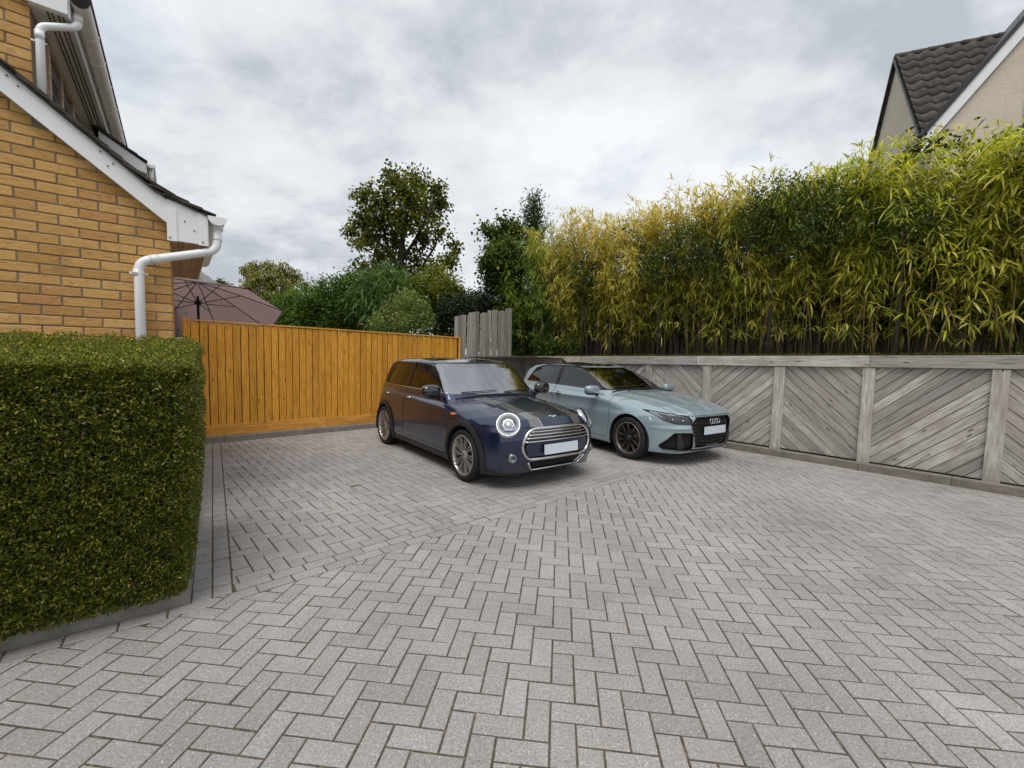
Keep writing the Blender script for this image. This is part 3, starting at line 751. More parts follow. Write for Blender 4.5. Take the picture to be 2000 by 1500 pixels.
mk('upper_roof', [hp(-0.42, -0.06, 4.03), hp(-0.42, 4.3, 4.03), hp(-3.0, 4.3, 6.3), hp(-3.0, -0.06, 6.3), hp(-0.42, -0.06, 4.0), hp(-0.42, 4.3, 4.0), hp(-3.0, 4.3, 6.27), hp(-3.0, -0.06, 6.27)], [(0, 1, 2, 3), (4, 7, 6, 5), (0, 4, 5, 1), (0, 3, 7, 4)], M['tile'], house)
# small projecting roof further back, with its own fascia and gutter end
HB_().prism([(-0.60, 3.83), (-0.20, 3.575), (-0.20, 3.56), (-0.60, 3.80)], 2.0, 3.2, 'y').build('rear_roof', M['tile'], house)
rr_ = -0.20; k = 0
while rr_ > -0.6:
    for c in range(2):
        p = hp(rr_, 1.985 + c * 0.166, 3.585 + (-0.20 - rr_) * 0.63)
        link('roof_tile', tm, house, Matrix.Translation(p) @ Matrix.Rotation(math.pi, 4, 'Z') @ Matrix.Rotation(-(0.56 - 0.085) + rng.gauss(0, 0.01), 4, 'Y') @ Matrix.Translation((0, -0.163, 0)))
    rr_ -= 0.083
HB_().prism([(-0.60, 3.58), (-0.22, 3.46), (-0.205, 3.46), (-0.205, 3.56), (-0.60, 3.80)], 2.005, 3.2, 'y').build('rear_fascia', M['pvc'], house)
rg = gutter(1.98, 3.2, -0.165, 3.555, 0.036).build('rear_gutter', M['pvc'], house, True)
HB_().prism([(-0.165 + 0.038 * math.cos(a), 3.557 + 0.038 * math.sin(a)) for a in [math.pi + k * math.pi / 10 for k in range(11)]], 1.968, 1.982, 'y').build('stop_end', M['pvc'], rg)
HB_().tube([(-0.165, 2.03, 3.53), (-0.165, 2.03, 3.35)], 0.02, 12).build('rear_downpipe', M['pvc'], house, True)

# ---------------------------------------------------------------- neighbouring house on the right
NQ = Vector((0.914, -0.407, 0)).normalized(); NO = Vector((-0.407, -0.914, 0)).normalized()     # ridge direction, direction towards the drive
NA = Vector((9.868, 12.0, 9.49))
nh = empty('rendered_house', frame((NA.x, NA.y, 0), NQ)); tag(nh, 'cream rendered house with brown pantile roof behind the bamboo', 'house')
# local: x along ridge, y away from the drive, z up
SL = 1.40
def roofz(o): return NA.z - abs(o) * SL
MB().prism([(-2.35, 0.0), (2.35, 0.0), (2.35, NA.z - 2.35 * SL - 0.02), (0, NA.z - 0.06), (-2.35, NA.z - 2.35 * SL - 0.02)], 0.04, 0.2, 'x').build('gable_wall', M['render'], nh)
MB().prism([(-2.25, 0.0), (-2.25, roofz(2.25) - 0.1), (2.25, roofz(2.25) - 0.1), (2.25, 0)], 0.2, 6.0, 'x').build('house_body', M['render'], nh)
MB().prism([(0, NA.z), (2.6, roofz(2.6)), (2.6, roofz(2.6) - 0.10), (0, NA.z - 0.12), (-2.35, roofz(2.35) - 0.10), (-2.35, roofz(2.35))], -0.02, 6.0, 'x').build('roof_deck', M['tile'], nh)
q = NT('brown_pantile'); nn_ = q.noise(q.world(), 4, 6, 0.7); _c = q.ramp(nn_, [(0.3, (0.05, 0.042, 0.038)), (0.55, (0.09, 0.077, 0.07)), (0.75, (0.15, 0.125, 0.112))])
_c = q.mix(1.0, _c, q.ramp(q.rand(), [(0, 0.8), (1, 1.2)]), 'MULTIPLY'); M['pantile'] = q.fin(_c, 0.8, 0, 0.3)
# pantile: S-shaped section 0.30 wide, 0.36 long
V = []; F = []; NW = 12
for j, (yy, zz) in enumerate(((0.0, -0.028), (0.0, 0.0), (0.37, 0.0))):
    for i in range(NW + 1):
        u = i / NW; h = 0.030 * math.cos(2 * math.pi * u) + 0.035
        V.append((u * 0.305, yy, h + zz + 0.02 * (1 if j < 2 else 0)))
for j in range(2):
    for i in range(NW): F.append((j * (NW + 1) + i, j * (NW + 1) + i + 1, (j + 1) * (NW + 1) + i + 1, (j + 1) * (NW + 1) + i))
pm = bpy.data.meshes.new('pantile'); pm.from_pydata(V, [], F); pm.materials.append(M['pantile']); pm.polygons.foreach_set('use_smooth', [True] * len(pm.polygons))
sa = math.atan(SL); gauge = 0.335
for r in range(13):
    d_ = 3.80 - r * gauge       # distance down the slope from the ridge of this row's lower edge
    if d_ < 0.3: break
    for c in range(9):
        y_ = -d_ * math.cos(sa); z_ = NA.z - d_ * math.sin(sa) + 0.01
        
        link('pantile', pm, nh, Matrix.Translation((-0.03 + c * 0.30, y_, z_)) @ Matrix.Rotation(sa, 4, 'X'))
for c in range(8): MB().tube([(c * 0.33 - 0.03, 0, NA.z + 0.0), (c * 0.33 + 0.31, 0, NA.z + 0.0)], [0.085, 0.075], 10).build('ridge_tile', M['pantile'], nh, True)
MB().prism([(0, NA.z + 0.01), (-2.6, roofz(2.6) + 0.01), (-2.6, roofz(2.6) - 0.09), (0, NA.z - 0.09)], -0.055, -0.02, 'x').build('verge_trim', M['black'], nh)
MB().prism([(0, NA.z + 0.01), (2.6, roofz(2.6) + 0.01), (2.6, roofz(2.6) - 0.09), (0, NA.z - 0.09)], -0.055, -0.02, 'x').build('verge_trim', M['black'], nh)
# wing with its own gable towards the drive, 2.5 m in front of the ridge
# verge line runs from low-left to high-right in the plane y = -2.5
_nhi = frame((NA.x, NA.y, 0), NQ).inverted()
def wl(P): v = _nhi @ Vector(P); return v.x, v.z
x1, zz1 = wl((8.774, 9.749, 6.553)); x2, zz2 = wl((10.037, 9.186, 8.466)); ws = (zz2 - zz1) / (x2 - x1)
def wz(x): return zz1 + ws * (x - x1)
xr = 4.6; xl = x1 - 0.15
MB().prism([(xl, wz(xl)), (xr, wz(xr)), (xr + 2.2, wz(xr) - 2.2 * ws), (xr + 2.2, wz(xr) - 2.2 * ws - 0.13), (xr, wz(xr) - 0.13), (xl, wz(xl) - 0.13)], -2.56, 2.0, 'y').build('wing_roof', M['black'], nh)
MB().prism([(xl + 0.1, wz(xl + 0.1) - 0.13), (xr, wz(xr) - 0.13), (xr, wz(xr) - 0.44), (xl + 0.1, wz(xl + 0.1) - 0.44)], -2.53, -2.50, 'y').build('bargeboard', M['pvc'], nh)
MB().prism([(xl + 0.3, 0.0), (xl + 0.3, wz(xl + 0.3) - 0.35), (xr, wz(xr) - 0.35), (xr, 0.0)], -2.46, 1.9, 'y').build('wing_wall', M['render'], nh)
MB().box(x2 + 0.16, x2 + 1.2, -2.49, -2.40, 5.3, 7.35).build('window', M['black'], nh)

# ---------------------------------------------------------------- far slate roof beyond the parasol
fr = empty('distant_house', T(-12.95, 17.5, 0, R_(14))); tag(fr, 'distant house with a pale grey slate hipped roof beyond the parasol', 'house')
q = NT('slate'); nn_ = q.noise(q.coord('Object', (1, 1, 6)), 3, 5, 0.7); M['slate'] = q.fin(q.ramp(nn_, [(0.3, (0.16, 0.15, 0.145)), (0.7, (0.36, 0.34, 0.32))]), 0.85, 0, 0.3)
MB().box(-1.5, 1.5, -1.5, 1.5, 0, 3.3).build('wall', M['render'], fr)
for k in range(9):
    a = 1.8 - k * 0.19; zq = 3.25 + k * 0.17
    MB().prism([(-a, zq), (a, zq), (a - 0.20, zq + 0.19), (-a + 0.20, zq + 0.19)], -1.8 + k * 0.19, 1.8 - k * 0.19, 'y').build('slate_course', M['slate'], fr)
MB().box(-1.85, 1.85, -1.9, -1.84, 3.1, 3.26).build('fascia', M['pvc'], fr)
# ---------------------------------------------------------------- grey paling fence in the corner and the dark one behind the bamboo
ar_len = (ar_b - ar_a).length
pf = empty('paling_fence', frame((ar_a.x, ar_a.y, 0), (ar_b.x - ar_a.x, ar_b.y - ar_a.y, 0)))
tag(pf, 'short weathered grey paling fence stepping up beside the end of the orange fence', 'fence')
t = 0.0; k = 0
while t < 1.68:
    top = 2.33 + 0.26 * t / 1.6 + (0.035 if (k // 3) % 2 else 0.0) + rng.uniform(-0.012, 0.012)
    MB().box(0, 0.104, -0.018, 0.0, 1.36, top, 0.003).build('pale', M['pale_wood'], pf, M=T(t, -0.01 + (0.014 if k % 2 else 0), 0, 0, 0, rng.gauss(0, 0.006)))
    t += 0.100; k += 1
for z in (1.6, 2.1): MB().box(0, 1.7, 0.02, 0.06, z, z + 0.07).build('rail', M['pale_wood'], pf)
MB().box(-0.05, 0.04, 0.0, 0.08, 0.9, 2.30, 0.004).build('post', M['pale_wood'], pf)
bf = empty('paling_fence', frame((RW_O.x, RW_O.y, 0), (RW_D.x, RW_D.y, 0)))
tag(bf, 'tall dark brown paling fence standing behind the bamboo', 'fence')
t = -9.6; k = 0
while t < 4.2:
    top = 3.42 + rng.uniform(-0.05, 0.05)
    MB().box(-0.058, 0.058, -0.011, 0.011, 1.45, top, 0.003).build('pale', M['dark_pale'], bf, M=T(t, 1.35 + rng.gauss(0, 0.008), 0) @ Matrix.Translation((0, 0, 1.5)) @ Matrix.Rotation(rng.gauss(0.0, 0.022) + (0.05 if t > 0.8 else 0.0), 4, 'Y') @ Matrix.Translation((0, 0, -1.5)))
    t += 0.145 + rng.uniform(-0.008, 0.012); k += 1
MB().box(-9.6, 4.2, 1.368, 1.373, 1.45, 3.32).build('gap_shade_sheet', M['black'], bf)  # added black sheet: blocks sky between the pales so the gaps look shaded
for z in (1.9, 3.0): MB().box(-9.6, 4.2, 1.375, 1.42, z, z + 0.08).build('rail', M['dark_pale'], bf)

# ---------------------------------------------------------------- parasol
ps = empty('parasol', T(-6.60, 9.2, 0)); tag(ps, 'large open brown garden parasol behind the orange fence', 'parasol')
q = NT('brown_canvas'); cc_ = q.mix(q.noise(q.coord('Object'), 3, 4), (0.235, 0.155, 0.15, 1), (0.30, 0.205, 0.195, 1))
tl = q.n('ShaderNodeBsdfTranslucent'); tl.inputs[0].default_value = (0.42, 0.29, 0.28, 1); ms_ = q.n('ShaderNodeMixShader'); ms_.inputs[0].default_value = 0.45
q.fin(cc_, 0.9, 0, 0.1); q.l(q.b.outputs[0], ms_.inputs[1]); q.l(tl.outputs[0], ms_.inputs[2]); q.l(ms_.outputs[0], q.out.inputs[0]); M['canvas'] = q.m
NP = 8; RR = 1.58; ZA, ZR = 2.88, 2.17
def cp(a, f):     # canopy point: f from 0 (top) to 1 (rim), panels sag between the ribs
    k = (a / (2 * math.pi / NP)) % 1.0; sag = math.sin(k * math.pi)
    r = RR * f * (math.cos(math.pi / NP) / math.cos((k - 0.5) * 2 * math.pi / NP)) * (1 - 0.0 * sag)
    return (r * math.cos(a), r * math.sin(a), ZA - (ZA - ZR) * (f ** 1.12) - 0.05 * sag * f * (1.2 - f))
TILT = Matrix.Translation((0, 0, 2.5)) @ Matrix.Rotation(R_(19), 4, Vector((-0.81, -0.58, 0))) @ Matrix.Rotation(R_(20), 4, 'Z') @ Matrix.Translation((0, 0, -2.5))
V = []; F_ = []; ns = NP * 6; nr = 8
for j in range(nr + 1):
    for k in range(ns): V.append(cp(2 * math.pi * k / ns, max(j / nr, 0.01)))
F_ = [(j * ns + k, j * ns + (k + 1) % ns, (j + 1) * ns + (k + 1) % ns, (j + 1) * ns + k) for j in range(nr) for k in range(ns)]
can = mk('canopy', V, F_, M['canvas'], ps, True, M=TILT)
V2 = [(x, y, z) for x, y, z in V[-ns:]] + [(x, y, z - 0.10 - 0.01 * math.sin(k)) for k, (x, y, z) in enumerate(V[-ns:])]
MB().tube([Vector(v) for v in V[-ns:]], 0.008, 6, closed=True).build('hem', M['black'], can)
MB().tube([(0, 0, 0.05), (0, 0, 2.55)], 0.024, 12).build('pole', M['black'], ps, True)
MB().lathe([(0.0, 0.1), (0.3, 0.08), (0.32, 0.04), (0.32, 0.0)], 24, 'z').build('base', M['black'], ps, True)
MB().lathe([(0.03, 2.36), (0.055, 2.37), (0.055, 2.44), (0.03, 2.45)], 16, 'z').build('runner', M['black'], ps, True, M=TILT)
for k in range(NP):
    a = 2 * math.pi * k / NP
    MB().tube([Vector(cp(a, f)) - Vector((0, 0, 0.012)) for f in (0.02, 0.3, 0.6, 0.99)], 0.009, 6).build('rib', M['black'], ps, M=TILT)
    MB().tube([(0.05 * math.cos(a), 0.05 * math.sin(a), 2.40), Vector(cp(a, 0.5)) - Vector((0, 0, 0.012))], 0.008, 6).build('strut', M['black'], ps, M=TILT)
# ---------------------------------------------------------------- foliage tools
def leafmat(name, rough=0.5, trans=0.42, spec=0.35):
    q = NT(name); c = q.attr(); q.set(q.b, 'Base Color', c); q.b.inputs['Roughness'].default_value = rough; q.b.inputs['Specular IOR Level'].default_value = spec
    tr = q.n('ShaderNodeBsdfTranslucent'); tcx = q.mix(1.0, c, (1.25, 1.2, 0.55), 'MULTIPLY'); q.l(tcx, tr.inputs[0])
    ms = q.n('ShaderNodeMixShader'); ms.inputs[0].default_value = trans; q.l(q.b.outputs[0], ms.inputs[1]); q.l(tr.outputs[0], ms.inputs[2]); q.l(ms.outputs[0], q.out.inputs[0])
    return q.m
M['leaf'] = leafmat('green_leaf'); M['glossleaf'] = leafmat('glossy_leaf', 0.48, 0.25, 0.35)
bk = NT('bark'); M['bark'] = bk.fin(bk.ramp(bk.noise(bk.world((1, 1, 0.3)), 20, 6, 0.7), [(0.3, (0.03, 0.024, 0.018)), (0.7, (0.10, 0.08, 0.06))]), 0.9, 0, 0.2)
M['cane'] = plain('bamboo_cane', (0.24, 0.18, 0.065), 0.5, var=0.25, vs=9)
def unit(a): return a / np.maximum(np.linalg.norm(a, axis=-1, keepdims=True), 1e-9)
def leaf_mesh(P, D, Nn, L, Wd, col, droop=0.0, segs=2, fold=0.0, shape='lance'):
    '''P base points, D directions, Nn approximate normals; strips of quads tapering to both ends. Returns V, F(quads), C.'''
    n = len(P); D = unit(D); S = unit(np.cross(D, Nn)); Up = np.cross(S, D)
    ts = np.linspace(0, 1, segs + 1)
    if shape == 'lance': wv = np.array([np.sin(math.pi * min(1, t * 0.92 + 0.06)) ** 0.7 for t in ts]); wv[-1] = 0.03; wv[0] = 0.12
    else: wv = np.array([0.15] + [1.0] * (segs - 1) + [0.25]) if segs > 1 else np.array([0.5, 0.5])
    L = np.broadcast_to(L, n)[:, None]; Wd = np.broadcast_to(Wd, n)[:, None]; dr = np.broadcast_to(droop, n)[:, None]
    V = np.empty((n, (segs + 1) * 2, 3), dtype=np.float32)
    for k, t in enumerate(ts):
        c = P + D * L * t + np.array([0, 0, -1.0]) * dr * L * t * t
        V[:, 2 * k] = c - S * Wd * 0.5 * wv[k]; V[:, 2 * k + 1] = c + S * Wd * 0.5 * wv[k]
    b = (np.arange(n) * (segs + 1) * 2)[:, None]; F = []
    for k in range(segs): F.append(np.stack([b[:, 0] + 2 * k, b[:, 0] + 2 * k + 1, b[:, 0] + 2 * k + 3, b[:, 0] + 2 * k + 2], -1))
    F = np.concatenate(F, 0); C = np.repeat(col, (segs + 1) * 2, axis=0)
    return V.reshape(-1, 3), F, C
def join(parts):
    V = []; F = []; C = []; b = 0
    for v, f, c in parts: V.append(v); F.append(f + b); C.append(c); b += len(v)
    return np.concatenate(V), np.concatenate(F), np.concatenate(C)
def palette(rs_, n, cols, wts=None, jit=0.15):
    cols = np.array(cols); k = rs_.choice(len(cols), n, p=wts); c = cols[k] * (1 + rs_.randn(n, 1) * jit); return np.clip(c, 0.003, 0.9)

# ---------------------------------------------------------------- clipped hedge
rs = np.random.RandomState(11)
hedge = empty('clipped_hedge', T(0, 0, 0)); tag(hedge, 'neatly clipped dark green box hedge in front of the brick house', 'hedge')
HX = np.array([0.766, 0.643, 0.0]); HY = np.array([-0.566, 0.8244, 0.0]); HC = np.array([-1.829, 2.392, 0.0])   # front right foot corner, along the front, backwards
Wf, Df, Zb, Zt = 1.45, 1.22, 0.085, 1.40
def hedge_pt(u, v, z):     # u: distance left from the right side, v: distance back
    k = np.clip((z - Zb) / (Zt - Zb), 0, 1)
    bulge = 0.115 * np.sin(np.clip(k, 0, 1) * math.pi * 0.62) ** 0.9        # wider at the top than at the foot
    uu = u - bulge * 0.70 * (1 - np.clip(u / 0.9, 0, 1)); vv = v - (bulge * 1.72) * (1 - np.clip(v / 0.9, 0, 1))
    return HC[None] - HX[None] * uu[:, None] + HY[None] * vv[:, None] + np.array([0, 0, 1.0])[None] * z[:, None]
def superround(u, v, z):
    'round the upper edges and the front right corner'
    r = 0.07
    du = np.maximum(r - u, 0); dv = np.maximum(r - v, 0); dz = np.maximum(z - (Zt - r), 0)
    d = np.sqrt(du ** 2 + dv ** 2 + dz ** 2); f = np.where(d > r, r / np.maximum(d, 1e-6), 1.0)
    return np.where(du > 0, r - du * f, u), np.where(dv > 0, r - dv * f, v), np.where(dz > 0, Zt - r + dz * f, z)
def hsurf(n, which, depth):
    a, b = rs.rand(n), rs.rand(n)
    if which == 'front': u, v, z = a * Wf, np.zeros(n), Zb + b * (Zt - Zb); N = -HY * 1.0 + HX * 0.0
    elif which == 'side': u, v, z = np.zeros(n), a * Df, Zb + b * (Zt - Zb); N = HX
    elif which == 'top': u, v, z = a * Wf, b * Df, np.full(n, Zt); N = np.array([0, 0, 1.0])
    elif which == 'edge': u, v, z = a * Wf, np.zeros(n) + 0.02 * b, np.full(n, Zt) - 0.10 * rs.rand(n); N = unit(-HY + np.array([0, 0, 0.9]))
    else: u, v, z = a * Wf, np.full(n, Df), Zb + b * (Zt - Zb); N = HY
    u, v, z = superround(u, v, z)
    P = hedge_pt(u, v, z + (np.clip(v, 0, 1.2) * 0.125) * np.clip((z - 0.9) / 0.5, 0, 1))
    N = np.broadcast_to(N, (n, 3)).copy()
    # soften normals near the rounded edges
    N += HX[None] * np.clip(1 - u / 0.08, 0, 1)[:, None] * (0.7 if which != 'side' else 0); N += np.array([0, 0, 1.0])[None] * (np.clip((z - Zt + 0.07) / 0.07, 0, 1) * 0.8)[:, None]
    N = unit(N)
    lump = 0.018 * np.sin(P[:, 0] * 23 + P[:, 2] * 17) * np.sin(P[:, 1] * 19 + P[:, 2] * 13 + 1.0) + 0.012 * np.sin(P[:, 0] * 61 + 2) * np.sin(P[:, 2] * 57 + P[:, 1] * 40)
    return P + N * (lump - depth * rs.rand(n) ** 1.3)[:, None], N, u, v, z
parts_ = []
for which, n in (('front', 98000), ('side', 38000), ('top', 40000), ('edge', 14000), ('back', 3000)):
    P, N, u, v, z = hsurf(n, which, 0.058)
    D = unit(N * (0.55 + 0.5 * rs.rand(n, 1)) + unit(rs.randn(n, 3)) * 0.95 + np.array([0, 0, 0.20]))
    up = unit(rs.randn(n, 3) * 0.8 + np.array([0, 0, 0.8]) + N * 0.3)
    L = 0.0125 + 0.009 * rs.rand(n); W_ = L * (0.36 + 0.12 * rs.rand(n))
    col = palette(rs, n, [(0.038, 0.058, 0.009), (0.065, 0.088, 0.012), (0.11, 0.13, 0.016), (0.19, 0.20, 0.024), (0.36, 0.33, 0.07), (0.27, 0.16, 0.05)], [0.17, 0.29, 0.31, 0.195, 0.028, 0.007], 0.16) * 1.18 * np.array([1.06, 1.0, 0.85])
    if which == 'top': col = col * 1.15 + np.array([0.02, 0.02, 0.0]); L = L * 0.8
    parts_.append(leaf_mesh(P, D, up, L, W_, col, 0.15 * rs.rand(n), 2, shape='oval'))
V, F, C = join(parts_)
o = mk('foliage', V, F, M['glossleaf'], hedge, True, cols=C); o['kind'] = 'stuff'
# dark twiggy core so that no light shows through
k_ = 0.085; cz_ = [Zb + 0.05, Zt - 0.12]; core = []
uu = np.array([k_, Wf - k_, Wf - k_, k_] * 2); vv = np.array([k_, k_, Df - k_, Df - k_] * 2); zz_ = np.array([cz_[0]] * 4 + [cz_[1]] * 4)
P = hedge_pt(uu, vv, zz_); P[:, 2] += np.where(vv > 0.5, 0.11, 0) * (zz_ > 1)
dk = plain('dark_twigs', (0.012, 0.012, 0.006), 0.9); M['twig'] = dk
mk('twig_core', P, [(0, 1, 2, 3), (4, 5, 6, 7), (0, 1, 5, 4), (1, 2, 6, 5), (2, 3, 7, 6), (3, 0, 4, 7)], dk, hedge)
for k in range(9):
    u_, v_ = 0.15 + rs.rand() * 1.4, 0.12 + rs.rand() * 0.5; q_ = hedge_pt(np.array([u_]), np.array([v_]), np.array([0.1]))[0]
    MB().tube([(q_[0], q_[1], 0.03), (q_[0] + rs.randn() * 0.02, q_[1], 0.35)], [0.013, 0.01], 7).build('stem', M['bark'], hedge)
# ---------------------------------------------------------------- car bodies: smooth implicit shape -> mesh -> panels
def carmats():
    def paint(name, col, metal, rough):
        q = NT(name); n = q.noise(q.coord('Object'), 1400, 2, 0.5)
        c = q.mix(1.0, col + (1,), q.ramp(n, [(0.35, 0.86), (0.65, 1.15)]), 'MULTIPLY')
        dirt = q.noise(q.coord('Object'), 7, 6, 0.7)
        sepz = q.n('ShaderNodeSeparateXYZ'); q.l(q.coord('Object'), sepz.inputs[0])
        low = q.ramp(sepz.outputs[2], [(0.15, 0.30), (0.5, 0.04)])
        c = q.mix(q.math('MULTIPLY', low, q.ramp(dirt, [(0.35, 0.2), (0.7, 1.0)])), c, (0.16, 0.14, 0.12))
        rr = q.ramp(dirt, [(0.3, rough * 0.9), (0.7, rough * 1.25)])
        q.b.inputs['Coat Weight'].default_value = 1.0; q.b.inputs['Coat Roughness'].default_value = 0.035; q.b.inputs['Coat IOR'].default_value = 1.55
        return q.fin(c, rr, metal, 0.5)
    M['navy'] = paint('navy_metallic_paint', (0.006, 0.017, 0.060), 0.55, 0.32)
    M['greyblue'] = paint('pale_grey_blue_paint', (0.30, 0.385, 0.425), 0.25, 0.33)
    M['gloss_black'] = plain('gloss_black', (0.012, 0.013, 0.015), 0.12, 0, 0.5, 1.0)
    M['frame_black'] = plain('satin_black_frame', (0.008, 0.008, 0.009), 0.3, 0, 0.3)
    M['roofblack'] = plain('black_roof_paint', (0.016, 0.018, 0.021), 0.16, 0, 0.6, 1.0)
    M['trim'] = plain('black_plastic_trim', (0.022, 0.023, 0.025), 0.52, 0, 0.4, var=0.1)
    M['tyre'] = plain('tyre_rubber', (0.018, 0.018, 0.019), 0.75, 0, 0.3, var=0.15)
    M['chrome'] = plain('chrome', (0.72, 0.72, 0.73), 0.13, 1.0, var=0.02)
    M['alloy'] = plain('silver_alloy', (0.50, 0.48, 0.46), 0.30, 0.85, var=0.04)
    M['alloy_dark'] = plain('dark_bronze_alloy', (0.035, 0.032, 0.031), 0.35, 0.5, var=0.05)
    M['alloy_edge'] = plain('machined_bronze_edge', (0.30, 0.25, 0.23), 0.33, 0.8, var=0.04)
    M['disc'] = plain('brake_disc', (0.06, 0.055, 0.05), 0.45, 0.6)
    M['plate'] = plain('blank_number_plate', (0.60, 0.66, 0.73), 0.45, 0, 0.5, var=0.01)
    M['inner'] = plain('underbody_black', (0.006, 0.006, 0.007), 0.9)
    M['fabric'] = plain('charcoal_seat', (0.028, 0.028, 0.031), 0.85)
    M['stripe'] = plain('pewter_stripe', (0.17, 0.165, 0.155), 0.28, 0.5, coat=1.0, var=0.03)
    M['stripe_line'] = plain('pale_pinstripe', (0.62, 0.60, 0.55), 0.3, 0.3, coat=1.0)
    M['reflector'] = plain('lamp_reflector', (0.45, 0.47, 0.49), 0.15, 0.9, var=0.02)
    M['drl'] = plain('white_light_guide', (0.42, 0.44, 0.46), 0.25, 0.0, var=0.01)
    M['lampdark'] = plain('lamp_bezel', (0.10, 0.105, 0.11), 0.3, 0.4)
    M['orange'] = plain('amber_lens', (0.75, 0.20, 0.05), 0.25)
    M['redlens'] = plain('red_lens', (0.35, 0.01, 0.01), 0.2, coat=1.0)
    def glass(name, tint, ior):
        q = NT(name); t = q.t; t.nodes.remove(q.b)
        fr = q.n('ShaderNodeFresnel'); fr.inputs[0].default_value = ior
        gl = q.n('ShaderNodeBsdfGlossy'); gl.inputs['Roughness'].default_value = 0.015; gl.inputs['Color'].default_value = (0.95, 0.97, 1.0, 1)
        tr = q.n('ShaderNodeBsdfTransparent'); tr.inputs[0].default_value = tint + (1,)
        ms = q.n('ShaderNodeMixShader'); q.l(fr.outputs[0], ms.inputs[0]); q.l(tr.outputs[0], ms.inputs[1]); q.l(gl.outputs[0], ms.inputs[2]); q.l(ms.outputs[0], q.out.inputs[0])
        return q.m
    M['glass'] = glass('windscreen_glass', (0.62, 0.70, 0.68), 4.8)
    M['sideglass'] = glass('side_glass', (0.30, 0.33, 0.33), 1.65)
    M['privacy'] = glass('privacy_glass', (0.07, 0.075, 0.08), 1.7)
    M['lens'] = glass('clear_lens', (0.93, 0.95, 0.96), 1.35)
carmats()

def sdpoly(x, y, poly):
    x = x.astype(np.float32); y = y.astype(np.float32)
    d = np.full(x.shape, 1e9, np.float32); s = np.ones(x.shape, np.float32); n = len(poly)
    for i in range(n):
        ax, ay = poly[i]; bx, by = poly[i - 1]
        ex, ey = bx - ax, by - ay; wx, wy = x - ax, y - ay
        t = np.clip((wx * ex + wy * ey) / (ex * ex + ey * ey), 0, 1); qx, qy = wx - ex * t, wy - ey * t
        d = np.minimum(d, qx * qx + qy * qy)
        c1 = y >= ay; c2 = y < by; c3 = ex * wy > ey * wx
        fl = (c1 & c2 & c3) | (~c1 & ~c2 & ~c3); s = np.where(fl, -s, s)
    return s * np.sqrt(d)
def smin(a, b, k):
    h = np.clip(0.5 + 0.5 * (b - a) / k, 0, 1); return b + (a - b) * h - k * h * (1 - h)
def smax(a, b, k): return -smin(-a, -b, k)
def catmull(pts, n=4):
    'rounded polyline through the points (closed)'
    out = []; m = len(pts)
    for i in range(m):
        p0, p1, p2, p3 = (np.array(pts[(i + j) % m], float) for j in (-1, 0, 1, 2))
        for k in range(n):
            t = k / n; out.append(tuple(0.5 * ((2 * p1) + (-p0 + p2) * t + (2 * p0 - 5 * p1 + 4 * p2 - p3) * t * t + (-p0 + 3 * p1 - 3 * p2 + p3) * t ** 3)))
    return out
def ngrad(F, P, h=0.004):
    g = np.empty_like(P)
    for k in range(3):
        e_ = np.zeros(3); e_[k] = h; g[:, k] = F(*(P + e_).T) - F(*(P - e_).T)
    return g / (2 * h)
def surface_nets(F, lo, hi, h):
    ax = [np.arange(lo[k], hi[k] + h, h) for k in range(3)]
    X, Y, Z = np.meshgrid(*ax, indexing='ij'); G = F(X.ravel(), Y.ravel(), Z.ravel()).reshape(X.shape); I = G < 0
    nx, ny, nz = G.shape; c = np.zeros((nx - 1, ny - 1, nz - 1), np.int8)
    sl = [slice(0, -1), slice(1, None)]
    for a in (0, 1):
        for b in (0, 1):
            for d in (0, 1): c += I[sl[a], sl[b], sl[d]]
    act = (c > 0) & (c < 8); idx = -np.ones(act.shape, np.int64); ids = np.argwhere(act); idx[act] = np.arange(len(ids))
    P = np.zeros((len(ids), 3)); cnt = np.zeros(len(ids)); i, j, k = ids.T
    corners = [(a, b, d) for a in (0, 1) for b in (0, 1) for d in (0, 1)]
    for q in corners:
        for m_ in range(3):
            if q[m_]: continue
            r = list(q); r[m_] = 1
            g0 = G[i + q[0], j + q[1], k + q[2]]; g1 = G[i + r[0], j + r[1], k + r[2]]; x = (g0 < 0) != (g1 < 0)
            t = np.where(x, g0 / np.where(x, g0 - g1, 1), 0); p = np.stack([i + q[0], j + q[1], k + q[2]], -1).astype(float); p[:, m_] += t
            P[x] += p[x]; cnt[x] += 1
    P = P / cnt[:, None] * h + np.array(lo)
    Q = []
    for m_ in range(3):
        u, v = [(1, 2), (2, 0), (0, 1)][m_]
        a = [slice(None)] * 3; b = [slice(None)] * 3; a[m_] = slice(0, -1); b[m_] = slice(1, None)
        x = I[tuple(a)] != I[tuple(b)]; pts = np.argwhere(x)
        pts = pts[(pts[:, u] > 0) & (pts[:, v] > 0)]
        inner = I[tuple(pts.T)]
        def cell(du, dv):
            r = pts.copy(); r[:, u] -= du; r[:, v] -= dv; ok = (r[:, u] < idx.shape[u]) & (r[:, v] < idx.shape[v]); return np.where(ok, idx[tuple(np.minimum(r, np.array(idx.shape) - 1).T)], -1)
        q = np.stack([cell(1, 1), cell(0, 1), cell(0, 0), cell(1, 0)], -1); ok = (q >= 0).all(1); q = q[ok]; inn = inner[ok]
        q[~inn] = q[~inn][:, ::-1]; Q.append(q)
    Q = np.concatenate(Q)
    for _ in range(4):
        g = ngrad(F, P); f = F(*P.T); P = P - g * (f / np.maximum((g * g).sum(1), 0.05))[:, None] * 0.9
    return P, np.concatenate([Q[:, [0, 1, 2]], Q[:, [0, 2, 3]]])
